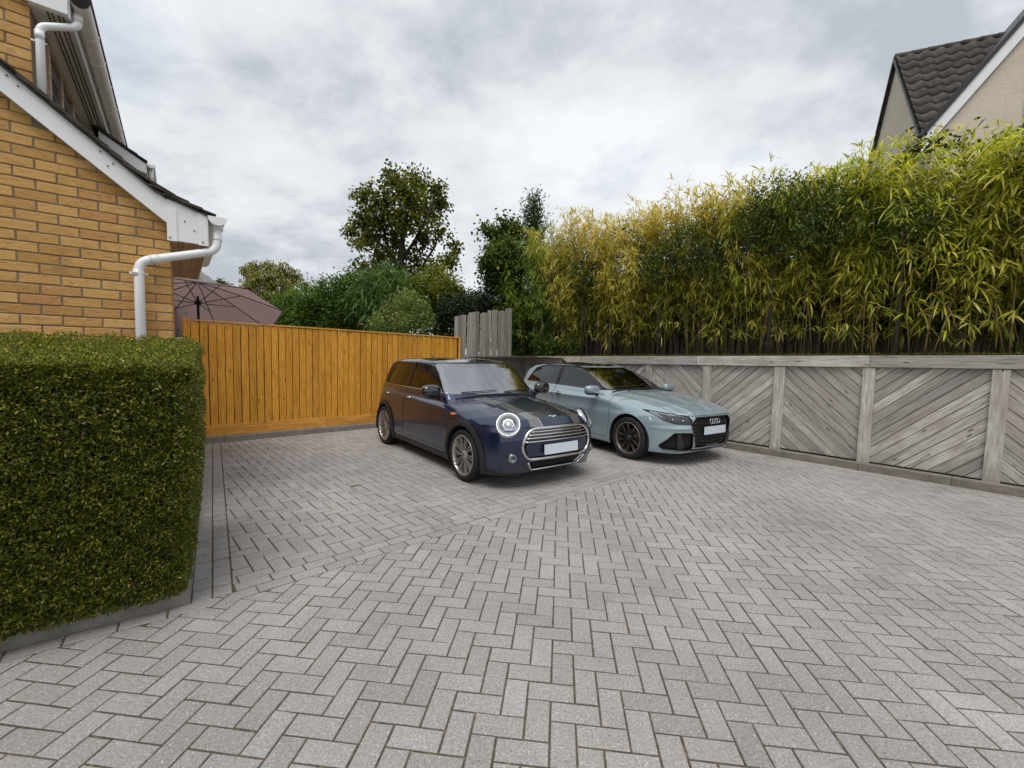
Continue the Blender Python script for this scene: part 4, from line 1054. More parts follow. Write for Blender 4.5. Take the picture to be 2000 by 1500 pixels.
def split(V, Tt, phi):
    'cut triangles along phi = 0; returns (V, inside, outside)'
    p = phi(*V.T); p = np.where(np.abs(p) < 1e-6, 1e-6, p); s = p < 0; k = s[Tt].sum(1)
    ins = [Tt[k == 3]]; outs = [Tt[k == 0]]
    V2 = [V]; base = len(V)
    for lone_in in (True, False):
        m_ = Tt[k == (1 if lone_in else 2)]
        if not len(m_): continue
        f = s[m_] if lone_in else ~s[m_]; a = f.argmax(1); r = np.arange(len(m_))
        A = m_[r, a]; B = m_[r, (a + 1) % 3]; Cc = m_[r, (a + 2) % 3]
        def cut(A_, B_): t = p[A_] / (p[A_] - p[B_]); return V[A_] + (V[B_] - V[A_]) * t[:, None]
        P1, P2 = cut(A, B), cut(A, Cc); n = len(m_); i1 = base + np.arange(n); i2 = base + n + np.arange(n); base += 2 * n; V2 += [P1, P2]
        lone = np.stack([A, i1, i2], -1); rest = np.concatenate([np.stack([i1, B, Cc], -1), np.stack([i1, Cc, i2], -1)])
        (ins if lone_in else outs).append(lone); (outs if lone_in else ins).append(rest)
    return np.concatenate(V2), np.concatenate(ins), np.concatenate(outs)
class Car:
    def __init__(s, F, M0, name):
        s.F = F; s.root = empty(name, M0)
        s.V, s.T = surface_nets(F, (-3.32, -0.93, 0.12), (0.95, 0.93, 1.47), 0.021)
    def compact(s, V, Tt):
        u, inv = np.unique(Tt, return_inverse=True); return V[u], inv.reshape(-1, 3)
    def emit(s, name, Tt, mat, parent=None, off=0.0, flip=False):
        if not len(Tt): return None
        V, Tq = s.compact(s.V, Tt); g = unit(ngrad(s.F, V, 0.003)); V = V + g * off
        return mk(name, V, Tq, mat, parent or s.root, True, normals=g)
    def cut(s, Tt, phi):
        V, a, b = split(s.V, Tt, phi); s.V = V; return a, b
    def panel(s, Tt, phi, gap=0.006):
        'returns (panel, rest) with a gap ring dropped between them'
        a, b = s.cut(Tt, lambda x, y, z: phi(x, y, z) + gap); _, c = s.cut(b, lambda x, y, z: phi(x, y, z) - 0.0005); return a, c
    def march(s, P0, d, tmax=0.9, n=70):
        'first hit of the surface along rays'
        P0 = np.asarray(P0, float); d = np.asarray(d, float); t = np.zeros(len(P0)); hit = np.full(len(P0), tmax); done = np.zeros(len(P0), bool); st = tmax / n
        for k in range(n):
            f = s.F(*(P0 + d * (k * st)).T); new = (f < 0) & ~done; hit[new] = (k) * st; done |= new
        lo = np.maximum(hit - st, 0); hi = hit.copy()
        for _ in range(14):
            m_ = (lo + hi) / 2; f = s.F(*(P0 + d * m_[:, None]).T); hi = np.where(f < 0, m_, hi); lo = np.where(f < 0, lo, m_)
        P = P0 + d * hi[:, None]; return P, unit(ngrad(s.F, P, 0.004))
    def front(s, yz, tmax=1.2): yz = np.asarray(yz, float); return s.march(np.c_[np.full(len(yz), 0.95), yz], (-1, 0, 0), tmax)
    def side(s, sz, sg=-1, tmax=0.6): sz = np.asarray(sz, float); return s.march(np.c_[sz[:, 0], np.full(len(sz), 0.97 * sg), sz[:, 1]], (0, -sg, 0), tmax)
    def top(s, sy, z0=1.5): sy = np.asarray(sy, float); return s.march(np.c_[sy, np.full(len(sy), z0)], (0, 0, -1), 1.2, 110)
    def tube(s, name, P, N, r, mat, off=0.0, closed=False, parent=None, n=8):
        return MB().tube([Vector(p + q * off) for p, q in zip(P, N)], r, n, closed=closed).build(name, mat, parent or s.root, True)
    def ribbon(s, name, P, N, w_, mat, off=0.002, closed=False, parent=None):
        P = P + N * off; m_ = len(P); T_ = np.roll(P, -1, 0) - np.roll(P, 1, 0)
        if not closed: T_[0] = P[1] - P[0]; T_[-1] = P[-1] - P[-2]
        S = unit(np.cross(T_, N)); V = np.concatenate([P - S * w_ / 2 - N * 0.004, P - S * w_ / 2, P + S * w_ / 2, P + S * w_ / 2 - N * 0.004]); F_ = []
        for i in range(m_ if closed else m_ - 1):
            j = (i + 1) % m_
            for k in range(3): F_.append((k * m_ + i, k * m_ + j, (k + 1) * m_ + j, (k + 1) * m_ + i))
        return mk(name, V, F_, mat, parent or s.root, True)
def rpoly(pts, r=0.02, n=5):
    'polygon with rounded corners'
    out = []; m = len(pts)
    rr = r if isinstance(r, (list, tuple)) else [r] * m
    for i in range(m):
        p0, p1, p2 = (np.array(pts[(i + j) % m], float) for j in (-1, 0, 1)); a = p0 - p1; b = p2 - p1
        k = min(rr[i], np.linalg.norm(a) * 0.48, np.linalg.norm(b) * 0.48); A = p1 + a / np.linalg.norm(a) * k; B = p1 + b / np.linalg.norm(b) * k
        for j in range(n + 1):
            t = j / n; out.append(tuple((1 - t) ** 2 * A + 2 * t * (1 - t) * p1 + t * t * B))
    return out
def dense(pts, step=0.03, closed=True):
    out = []; m = len(pts)
    for i in range(m if closed else m - 1):
        a = np.array(pts[i], float); b = np.array(pts[(i + 1) % m], float); n = max(1, int(np.linalg.norm(b - a) / step))
        for k in range(n): out.append(tuple(a + (b - a) * k / n))
    if not closed: out.append(tuple(pts[-1]))
    return out
def ellipsoid(c, r, n=20, m=12, pw=1.0, rot=None):
    V = []; F_ = []
    for i in range(m + 1):
        th = math.pi * i / m
        for k in range(n):
            ph = 2 * math.pi * k / n
            def sp(v): return math.copysign(abs(v) ** pw, v)
            p = Vector((r[0] * sp(math.sin(th) * math.cos(ph)), r[1] * sp(math.sin(th) * math.sin(ph)), r[2] * sp(math.cos(th))))
            if rot: p = rot @ p
            V.append((p.x + c[0], p.y + c[1], p.z + c[2]))
    F_ = [(i * n + k, (i + 1) * n + k, (i + 1) * n + (k + 1) % n, i * n + (k + 1) % n) for i in range(m) for k in range(n)]
    return V, F_
def add_wheel(car, s_, side, R, rimr, style, yface, steer=0.0):
    'wheel standing on z=0; side -1 is the right-hand side'
    wl_ = empty('wheel', T(s_, side * yface, R, steer), car.root)
    sg = side; W_ = 0.20
    def Y(v): return -sg * v       # v: depth inwards from the wheel face
    MB().lathe([(rimr, Y(0.012)), (rimr + 0.012, Y(0.002)), (rimr + 0.035, Y(-0.006)), (R - 0.030, Y(-0.004)), (R - 0.010, Y(0.012)), (R - 0.001, Y(0.035)), (R, Y(0.06)), (R, Y(W_ - 0.06)), (R - 0.01, Y(W_ - 0.01)), (R - 0.05, Y(W_)), (rimr, Y(W_ - 0.01))], 48, 'y').build('tyre', M['tyre'], wl_, True)
    for k in range(3): MB().lathe([(R + 0.0006, Y(0.062 + k * 0.03)), (R + 0.0006, Y(0.068 + k * 0.03))], 48, 'y').build('tread_groove', M['inner'], wl_)
    rim_m = M['alloy'] if style == 'silver' else M['alloy_dark']
    rim = MB().lathe([(rimr + 0.004, Y(0.010)), (rimr + 0.004, Y(0.004)), (rimr - 0.008, Y(0.002)), (rimr - 0.012, Y(0.010)), (rimr - 0.022, Y(0.05)), (rimr - 0.03, Y(0.16))], 48, 'y').build('rim', rim_m if style == 'silver' else M['alloy_edge'], wl_, True)
    hubr = 0.048
    def spoke(mb, a, r0, r1, w0, w1, d0, d1, th=0.022, skew=0.0):
        ca, sa_ = math.cos(a), math.sin(a); V = []
        for r, w_, d in ((r0, w0, d0), (r1, w1, d1)):
            aa = a + (skew if r == r1 else 0); c1, s1 = math.cos(aa), math.sin(aa); n_ = (-s1, c1)
            for u, dd in ((-1, d + th), (-0.75, d), (0.75, d), (1, d + th)):
                V.append((c1 * r + n_[0] * u * w_, Y(dd), s1 * r + n_[1] * u * w_))
        mb.add(V, [(0, 1, 5, 4), (1, 2, 6, 5), (2, 3, 7, 6), (3, 0, 4, 7)])
    nsp = 20 if style == 'silver' else 10
    for k in range(nsp):
        mb = MB()
        if style == 'silver': a = 2 * math.pi * (k // 2) / 10 + (0.10 if k % 2 else -0.10); spoke(mb, a, hubr * 0.9, rimr - 0.006, 0.0050, 0.0088, 0.030, 0.008, 0.03); mb.build('spoke', M['alloy'], rim)
        else:
            a = 2 * math.pi * (k // 2) / 5 + (0.26 if k % 2 else -0.26) * 1.0
            spoke(mb, a, hubr * 0.8, rimr - 0.006, 0.0075, 0.0135, 0.030, 0.010, 0.03, 0.10 if k % 2 else -0.10); mb.build('spoke', M['alloy_dark'], rim)
            for q_ in (-1, 1):
                m2 = MB(); spoke(m2, a + q_ * 0.062, hubr * 0.8 + 0.04, rimr - 0.006, 0.0024, 0.0042, 0.0270, 0.0065, 0.004, 0.10 if k % 2 else -0.10); m2.build('spoke_edge', M['alloy_edge'], rim)
    MB().lathe([(0.0, Y(0.020)), (0.020, Y(0.020)), (0.026, Y(0.024)), (hubr, Y(0.030)), (hubr + 0.006, Y(0.05))], 24, 'y').build('hub', rim_m, wl_, True)
    MB().lathe([(0.0, Y(0.018)), (0.018, Y(0.018)), (0.018, Y(0.022))], 16, 'y').build('centre_cap', M['gloss_black'], wl_, True)
    MB().lathe([(0.02, Y(0.085)), (rimr * 0.62, Y(0.085)), (rimr * 0.62, Y(0.10))], 36, 'y').build('brake_disc', M['disc'], wl_, True)
    MB().lathe([(0.02, Y(0.14)), (rimr, Y(0.14))], 36, 'y').build('wheel_well_shade', M['inner'], wl_, True)
    for k in range(5): a = 2 * math.pi * (k + 0.5) / 5; MB().lathe([(0, Y(0.026)), (0.006, Y(0.026)), (0.006, Y(0.034))], 6, 'y', (0.030 * math.cos(a), 0, 0.030 * math.sin(a))).build('wheel_bolt', M['disc'], wl_)
def interior(car, mirror_y=-0.36):
    R0 = car.root
    def seat(x, y):
        st = empty('seat', T(x, y, 0), R0)
        MB().box(-0.25, 0.25, -0.24, 0.24, 0.42, 0.56, 0.05).build('seat_base', M['fabric'], st)
        MB().box(-0.07, 0.07, -0.23, 0.23, 0.50, 1.08, 0.05).build('backrest', M['fabric'], st, M=Matrix.Translation((-0.27, 0, 0.0)) @ Matrix.Rotation(-0.22, 4, 'Y') @ Matrix.Translation((0.12, 0, -0.02)))
        V, F_ = ellipsoid((-0.43, 0, 1.16), (0.05, 0.13, 0.09), 16, 8, 0.8); mk('headrest', V, F_, M['fabric'], st, True)
    for x, y in ((-1.25, -0.36), (-1.25, 0.36), (-2.1, -0.33), (-2.1, 0.33)): seat(x, y)
    V, F_ = ellipsoid((-0.66, 0, 0.90), (0.22, 0.70, 0.10), 28, 10, 0.6); mk('dashboard', V, F_, M['trim'], R0, True)
    sw = MB().tube([(-0.92 + 0.17 * math.sin(a) * 0.35, -0.37 + 0.18 * math.cos(a), 0.93 + 0.17 * math.sin(a)) for a in [k * math.pi / 14 for k in range(28)]], 0.014, 8, closed=True)
    sw.tube([(-0.92, -0.54, 0.93), (-0.90, -0.37, 0.92), (-0.92, -0.20, 0.93)], 0.016, 6).tube([(-0.90, -0.37, 0.92), (-0.70, -0.37, 0.88)], 0.03, 8)
    sw.build('steering_wheel', M['trim'], R0, True)
    V, F_ = ellipsoid((-0.97, 0.0, 1.27), (0.02, 0.11, 0.035), 16, 8, 0.7); mk('rear_view_mirror', V, F_, M['trim'], R0, True)
    MB().box(-2.95, -0.2, -0.72, 0.72, 0.26, 0.30).build('cabin_floor', M['inner'], R0)
def decor_plate(car, z, w_=0.52, h_=0.111, off=0.012, tilt=0.10):
    P, N = car.front([(y, z) for y in (-0.2, 0, 0.2)]); x = P[:, 0].max() + off
    V = []; F_ = []
    n = 12
    mb = MB()
    mb.prism(rpoly([(-w_ / 2, -h_ / 2), (w_ / 2, -h_ / 2), (w_ / 2, h_ / 2), (-w_ / 2, h_ / 2)], 0.01, 3), 0, 0.006, 'x')
    return mb.build('number_plate', M['plate'], car.root, M=Matrix.Translation((x, 0, z)) @ Matrix.Rotation(-tilt, 4, 'Y'))
def mirror(car, s_, y_, z_, mat, side, big=1.0, sq=(1, 1, 1)):
    mr = empty('door_mirror', T(s_, side * y_, z_), car.root)
    V, F_ = ellipsoid((0, 0, 0), (0.068 * big * sq[0], 0.115 * big * sq[1], 0.076 * big * sq[2]), 24, 14, 0.72); V = [(x if x > -0.02 else -0.02 + (x + 0.02) * 0.25, y, z) for x, y, z in V]
    mk('mirror_cap', V, F_, mat, mr, True)
    V, F_ = ellipsoid((-0.036, 0, 0), (0.006, 0.10 * big * sq[1], 0.064 * big * sq[2]), 20, 8, 0.8); mk('mirror_glass', V, F_, M['chrome'], mr, True)
    MB().tube([(0.0, -side * 0.05, -0.045), (-0.01, -side * 0.13, -0.085)], [0.026, 0.034], 10).build('mirror_arm', M['trim'], mr, True)
    V, F_ = ellipsoid((-0.008, 0, -0.035 * big), (0.066 * big, 0.108 * big, 0.040 * big), 20, 8, 0.9); mk('mirror_base', V, F_, M['trim'], mr, True)
def wells(car, s_, R, side):
    V = []; F_ = []; n = 22
    for k in range(n + 1):
        a = math.pi * (k / n * 1.16 - 0.08)
        for yy in (0.855, 0.56): V.append((s_ + R * math.cos(a), side * yy, 0.31 + R * math.sin(a)))
    for k in range(n): F_.append((2 * k, 2 * k + 2, 2 * k + 3, 2 * k + 1))
    V.append((s_, side * 0.56, 0.31)); c = len(V) - 1
    F_ += [(c, 2 * k + 1, 2 * k + 3) for k in range(n)]
    mk('wheel_arch_liner', V, F_, M['inner'], car.root)
def band(F, Hw): return None

# ---------------------------------------------------------------- shape functions
def interp_s(x, xs, ys):
    'smooth interpolation (pchip-like through cosine-free cubic of a finely resampled table)'
    xs = np.array(xs, float); ys = np.array(ys, float); d = np.gradient(ys, xs); i = np.clip(np.searchsorted(xs, x) - 1, 0, len(xs) - 2)
    h = xs[i + 1] - xs[i]; t = np.clip((x - xs[i]) / h, 0, 1); t2 = t * t; t3 = t2 * t
    return (2 * t3 - 3 * t2 + 1) * ys[i] + (t3 - 2 * t2 + t) * h * d[i] + (-2 * t3 + 3 * t2) * ys[i + 1] + (t3 - t2) * h * d[i + 1]
def sstep(x, a, b): t = np.clip((x - a) / (b - a), 0, 1); return t * t * (3 - 2 * t)
def make_body(prof, green, hw, hwg, bow, kside=0.07, extra=None, crown=(0.06, 0.10)):
    pr_ = prof; gr_ = green
    def F(x, y, z):
        ay = np.abs(y); y2 = ay * ay; y6 = y2 * y2 * y2
        fr = sstep(x, -1.9, -1.0)
        bf = (bow[0] * y2 + bow[1] * y6); br = (bow[2] * y2 + bow[3] * y6)
        xp = x + fr * bf - (1 - fr) * br; zp = z + crown[0] * y2 + crown[1] * y2 * y2
        fp = sdpoly(xp, zp, pr_) - 0.03
        hwz = interp_s(z, *hw)
        fl = 0.0
        for c_ in (0.0, -2.567): r = np.sqrt((x - c_) ** 2 + (z - 0.31) ** 2); fl = fl + 0.014 * np.exp(-((r - 0.385) / 0.055) ** 2)
        hwz = hwz + fl - 0.035 * sstep(-x, 2.2, 3.3) - 0.02 * sstep(x, -0.2, 0.8)
        body = smax(fp, ay - hwz, kside)
        if extra is not None: body = extra(body, x, ay, z)
        gb = sstep(x, -2.1, -1.2); xg = x + gb * (bow[4] * y2 + bow[5] * y6) - (1 - gb) * (0.16 * y2 + 0.3 * y6)
        fg = sdpoly(xg, z + 0.075 * y2, gr_) - 0.03
        hg = interp_s(z, *hwg) - 0.05 * sstep(-x, 2.0, 3.1) - 0.018 * sstep(x, -1.2, -0.4)
        g_ = smax(fg, (ay - hg) * 0.95, 0.05)
        return smin(body, g_, 0.018)
    return F
def shrink(poly, r=0.03):
    'inset a closed outline by r so that rounding restores its size'
    P = np.array(poly, float); a2 = 0.5 * np.sum(P[:, 0] * np.roll(P[:, 1], -1) - np.roll(P[:, 0], -1) * P[:, 1])
    t = unit(np.roll(P, -1, 0) - np.roll(P, 1, 0)); n = np.stack([-t[:, 1], t[:, 0]], -1) * (1 if a2 > 0 else -1); return [tuple(q) for q in P + n * r]

def carframe(x, y, head, k=0.97): h = hdg(head); m_ = frame((x, y, 0), h); return m_ @ Matrix.Scale(k, 4)

# ================================================================ dark blue hatchback
prof = shrink([(0.58, 0.17), (0.72, 0.22), (0.785, 0.34), (0.80, 0.48), (0.795, 0.62), (0.765, 0.735), (0.68, 0.815), (0.50, 0.868), (0.20, 0.915), (-0.15, 0.950), (-0.42, 0.968), (-1.2, 0.985), (-2.4, 1.005), (-2.95, 1.005), (-3.09, 0.97), (-3.17, 0.86), (-3.20, 0.70), (-3.19, 0.42), (-3.10, 0.24), (-2.95, 0.18)])
green = shrink([(-0.28, 0.87), (-0.42, 0.965), (-0.63, 1.15), (-0.86, 1.345), (-0.98, 1.418), (-1.16, 1.455), (-1.7, 1.478), (-2.3, 1.462), (-2.72, 1.425), (-2.85, 1.380), (-2.94, 1.25), (-3.04, 1.02), (-3.08, 0.88)])
F_mini = make_body(prof, green, ([0.10, 0.18, 0.27, 0.45, 0.60, 0.74, 0.86, 0.94, 1.00, 1.1], [0.78, 0.815, 0.845, 0.856, 0.858, 0.852, 0.838, 0.812, 0.775, 0.70]),
                   ([0.85, 0.95, 1.0, 1.15, 1.32, 1.42, 1.50], [0.80, 0.79, 0.775, 0.735, 0.68, 0.645, 0.60]), (0.11, 0.95, 0.10, 0.8, 0.19, 0.18))
mini = Car(F_mini, carframe(0, 0, 142), 'parked_car')
MINI = mini.root
tag(MINI, 'dark navy blue hatchback with black roof, twin bonnet stripes and chrome grille', 'car')
def circ(cx, cz, r): return lambda x, y, z: np.hypot(x - cx, z - cz) - r
def notunder(phi, y0=0.5): return lambda x, y, z: np.maximum(phi(x, y, z), y0 - np.abs(y))
def sidepoly(poly, sg=None):
    def f(x, y, z):
        d = sdpoly(x, z, poly)
        if sg is None: return np.maximum(d, 0.3 - np.abs(y))
        return np.maximum(d, 0.3 - y * sg)
    return f
def glasspoly(poly, sg, w0, k):
    'side glass: only where the surface faces sideways'
    def f(x, y, z):
        lim = w0 - k * (z - 1.0) - 0.07 * np.clip(-x - 1.3, 0, 1) + 0.04 * np.clip(x + 1.0, 0, 1)
        return np.maximum(sdpoly(x, z, poly), lim - (np.abs(y) if sg is None else y * sg))
    return f
c = mini; Tt = c.T
# wheel openings
RA = 0.372
for cx in (0.0, -2.567): _, Tt = c.cut(Tt, notunder(circ(cx, 0.31, RA), 0.5))
_, Tt = c.cut(Tt, lambda x, y, z: z - 0.175)      # open underneath (closed by the floor pan)
# glass areas
wf = rpoly([(-0.525, 1.035), (-0.835, 1.330), (-0.945, 1.390), (-1.735, 1.400), (-1.735, 1.030)], [0.02, 0.03, 0.08, 0.02, 0.02])
wr = rpoly([(-1.815, 1.030), (-1.815, 1.400), (-2.42, 1.382), (-2.56, 1.35), (-2.73, 1.045)], [0.02, 0.02, 0.06, 0.06, 0.03])
ws_poly = rpoly([(-0.752, 0.998), (0.752, 0.998), (0.655, 1.400), (-0.655, 1.400)], 0.06)
wscreen, Tt = c.cut(Tt, lambda x, y, z: np.maximum(np.maximum(sdpoly(y, z, ws_poly), -1.35 - x), x + 0.425 + 0.19 * y * y + 0.18 * y ** 6))
glass_parts = []
for sg in (-1, 1):
    a, Tt = c.cut(Tt, glasspoly(wf, sg, 0.715, 0.30)); glass_parts.append((a, 'sideglass'))
    a, Tt = c.cut(Tt, glasspoly(wr, sg, 0.715, 0.30)); glass_parts.append((a, 'privacy'))
rg_poly = rpoly([(-0.56, 1.06), (0.56, 1.06), (0.47, 1.31), (-0.47, 1.31)], 0.05)
rglass, Tt = c.cut(Tt, lambda x, y, z: np.maximum(sdpoly(y, z, rg_poly), x + 2.7))
# black roof, then black pillars down to the waist line
roof, Tt = c.cut(Tt, lambda x, y, z: 1.418 - z - 0.055 * y * y + 0.0 * x)
pill, Tt = c.cut(Tt, lambda x, y, z: (1.000 + 0.006 * np.clip(-x - 0.4, 0, 3)) - z + 0.35 * np.clip(x + 0.45, 0, 1) + 0.10 * np.clip(-x - 2.75, 0, 1))
# grille and lower intake
gpoly = rpoly([(-0.545, 0.530), (-0.47, 0.365), (0.47, 0.365), (0.545, 0.530), (0.43, 0.712), (-0.43, 0.712)], [0.10, 0.10, 0.10, 0.10, 0.12, 0.12])
gril, Tt = c.cut(Tt, lambda x, y, z: np.maximum(sdpoly(y, z, gpoly), 0.1 - x))
ipoly = rpoly([(-0.44, 0.338), (0.44, 0.338), (0.37, 0.240), (-0.37, 0.240)], [0.03, 0.03, 0.05, 0.05])
intake, Tt = c.cut(Tt, lambda x, y, z: np.maximum(sdpoly(y, z, ipoly), 0.1 - x))
# sill and arch cladding
clad_parts = []
for cx in (0.0, -2.567):
    for sg in (-1, 1): a, Tt = c.cut(Tt, lambda x, y, z, cx=cx, sg=sg: np.maximum(np.hypot(x - cx, z - 0.315) - (0.440 if cx == 0 else 0.430), 0.62 - y * sg)); clad_parts.append(a)
sill, Tt = c.cut(Tt, lambda x, y, z: z - 0.262 + 0.055 * sstep(x, 0.42, 0.60))
# body panels of the right and left side
bon, Tt = c.panel(Tt, lambda x, y, z: np.maximum(np.maximum(0.722 - z, -0.405 - x - 0.08 * y * y), -1.0))
doors = []
fd = rpoly([(-0.40, 0.30), (-0.36, 0.62), (-0.40, 1.10), (-1.775, 1.10), (-1.775, 0.30)], [0.04, 0.3, 0.02, 0.01, 0.05])
rd = rpoly([(-1.782, 0.30), (-1.782, 1.10), (-2.70, 1.10), (-2.62, 0.86), (-2.35, 0.74), (-2.12, 0.50), (-2.08, 0.30)], [0.04, 0.01, 0.01, 0.1, 0.1, 0.1, 0.03])
for sg in (-1, 1):
    for nm, pl in (('front_door', fd), ('rear_door', rd)): a, Tt = c.panel(Tt, sidepoly(pl, sg)); doors.append((nm, sg, a))
c.emit('body', Tt, M['navy'])
sh = np.concatenate([Tt, bon] + [d[2] for d in doors]); c.emit('inner_shell', sh, M['inner'], off=-0.014)
bon_all = bon
def stripe_phi(sg, lo_, hi_):
    def f(x, y, z):
        k = 1 - 0.14 * np.clip((x + 0.395) / 1.1, 0, 1); yy = y * sg / k
        return np.maximum(np.maximum(lo_ - yy, yy - hi_), np.maximum(-0.9 - x, 0.5 - z))
    return f
stripes = []; pins = []
for sg in (-1, 1):
    for lo_, hi_, lst in ((0.300, 0.450, stripes), (0.283, 0.293, pins), (0.457, 0.467, pins)):
        a, bon = c.cut(bon, stripe_phi(sg, lo_, hi_)); lst.append(a)
bon_o = c.emit('bonnet', bon, M['navy'])
for a in stripes: c.emit('bonnet_stripe', a, M['stripe'])
for a in pins: c.emit('pinstripe', a, M['stripe_line'])
dobj = {}
for nm, sg, a in doors: dobj[(nm, sg)] = c.emit('door', a, M['navy'])
c.emit('roof', roof, M['roofblack']); c.emit('window_pillars', pill, M['frame_black'])
c.emit('windscreen', wscreen, M['glass'], off=-0.004); c.emit('rear_screen', rglass, M['privacy'], off=-0.004)
for a, m_ in glass_parts: c.emit('window', a, M[m_], off=-0.005)
c.emit('grille', gril, M['gloss_black'], off=-0.03); c.emit('lower_intake', intake, M['inner'], off=-0.03)
for a in clad_parts: c.emit('wheel_arch_trim', a, M['trim'], off=0.009)
c.emit('sill_trim', sill, M['trim'], off=0.003)
for cx in (0.0, -2.567):
    for sg in (-1, 1):
        wells(c, cx, RA - 0.002, sg)
        an = np.linspace(-0.16, math.pi + 0.16, 40); P, N = c.side(np.c_[cx + (RA + 0.004) * np.cos(an), 0.31 + (RA + 0.004) * np.sin(an)], sg)
        c.tube('arch_lip', P, N, 0.010, M['trim'], -0.002)
MB().box(-2.95, 0.38, -0.66, 0.66, 0.165, 0.20).build('floor_pan', M['inner'], MINI)
interior(c)
for s_ in (0.0, -2.567):
    for sg in (-1, 1): add_wheel(c, s_, sg, 0.316, 0.242, 'silver', 0.862, 0.0)
# chrome
P, N = c.front(dense(gpoly, 0.03)); c.tube('grille_surround', P, N, 0.0165, M['chrome'], 0.0, True)
for z_, yw in ((0.676, 0.405), (0.642, 0.445), (0.606, 0.475)):
    ys = np.linspace(-yw, yw, 24); P, N = c.front(np.c_[ys, np.full(24, z_)]); c.tube('grille_slat', P, N, 0.0085, M['chrome'], -0.004)
ys = np.linspace(-0.498, 0.498, 24); P, N = c.front(np.c_[ys, 0.566 + 0 * ys]); c.tube('grille_slat', P, N, 0.009, M['chrome'], -0.004)
bar = rpoly([(-0.500, 0.548), (0.500, 0.548), (0.45, 0.395), (-0.45, 0.395)], 0.05)
# solid lower bar behind the number plate
def patch(car, name, poly, mat, off, kind='front', parent=None, thick=0.02, res=0.03, sg=-1):
    xs = [p[0] for p in poly]; ys_ = [p[1] for p in poly]
    gx = np.arange(min(xs) - res, max(xs) + 2 * res, res); gy = np.arange(min(ys_) - res, max(ys_) + 2 * res, res)
    GX, GY = np.meshgrid(gx, gy, indexing='ij'); V2 = np.stack([GX.ravel(), GY.ravel(), 0 * GX.ravel()], -1); n_, m_ = len(gx), len(gy); I = np.arange(n_ * m_).reshape(n_, m_)
    T0 = np.concatenate([np.stack([I[:-1, :-1].ravel(), I[1:, :-1].ravel(), I[1:, 1:].ravel()], -1), np.stack([I[:-1, :-1].ravel(), I[1:, 1:].ravel(), I[:-1, 1:].ravel()], -1)])
    V3, ins, _ = split(V2, T0, lambda x, y, z: sdpoly(x, y, poly)); u, inv = np.unique(ins, return_inverse=True); V3 = V3[u]; ins = inv.reshape(-1, 3)
    P, N = (car.front(V3[:, :2]) if kind == 'front' else car.side(V3[:, :2], sg) if kind == 'side' else car.top(V3[:, :2]))
    pb = dense(poly, res); Pb, Nb = (car.front(pb) if kind == 'front' else car.side(pb, sg) if kind == 'side' else car.top(pb))
    k = len(Pb); V = np.concatenate([P + N * off, Pb + Nb * off, Pb + Nb * (off - thick)]); b = len(P)
    o = mk(name, P + N * off, ins, mat, parent or car.root, True, normals=N)
    Fs = [(i, (i + 1) % k, k + (i + 1) % k, k + i) for i in range(k)]
    if thick > 0: mk(name + '_edge', np.concatenate([Pb + Nb * off, Pb + Nb * (off - thick)]), Fs, mat, o)
    return o
patch(c, 'bumper_bar', bar, M['navy'], -0.006)
P, N = c.front(dense([(-0.445, 0.325), (-0.372, 0.232), (0.372, 0.232), (0.445, 0.325)], 0.03, False)); c.tube('intake_trim', P, N, 0.011, M['chrome'], 0.0)
for k in range(5): ys = np.linspace(-0.40 + 0.0 * k, 0.40, 12) * (1 - 0.03 * k); P, N = c.front(np.c_[ys, np.full(12, 0.322 - k * 0.016)]); c.tube('intake_slat', P, N, 0.003, M['trim'], -0.02)
decor_plate(c, 0.470, 0.53, 0.115, 0.022, 0.06)
# belt line
for sg in (-1, 1):
    ss = np.linspace(-0.62, -2.93, 50); P, N = c.side(np.c_[ss, 1.006 + 0.004 * np.clip(-ss - 0.4, 0, 3)], sg); c.tube('chrome_belt_line', P, N, 0.006, M['chrome'], 0.0, n=6)
P, N = c.top([(-0.445 - 0.17 * abs(y) ** 2, y) for y in np.linspace(-0.66, 0.66, 30)]); c.tube('scuttle_trim', P, N, 0.013, M['trim'], 0.0, n=6)
for y0, y1 in ((-0.55, -0.02), (0.10, 0.62)):
    P, N = c.front([(y, 1.010 + 0.025 * (y - y0) / (y1 - y0)) for y in np.linspace(y0, y1, 14)], 1.9); c.tube('wiper', P, N, [0.009 - 0.005 * k / 13 for k in range(14)], M['trim'], 0.012, n=6)
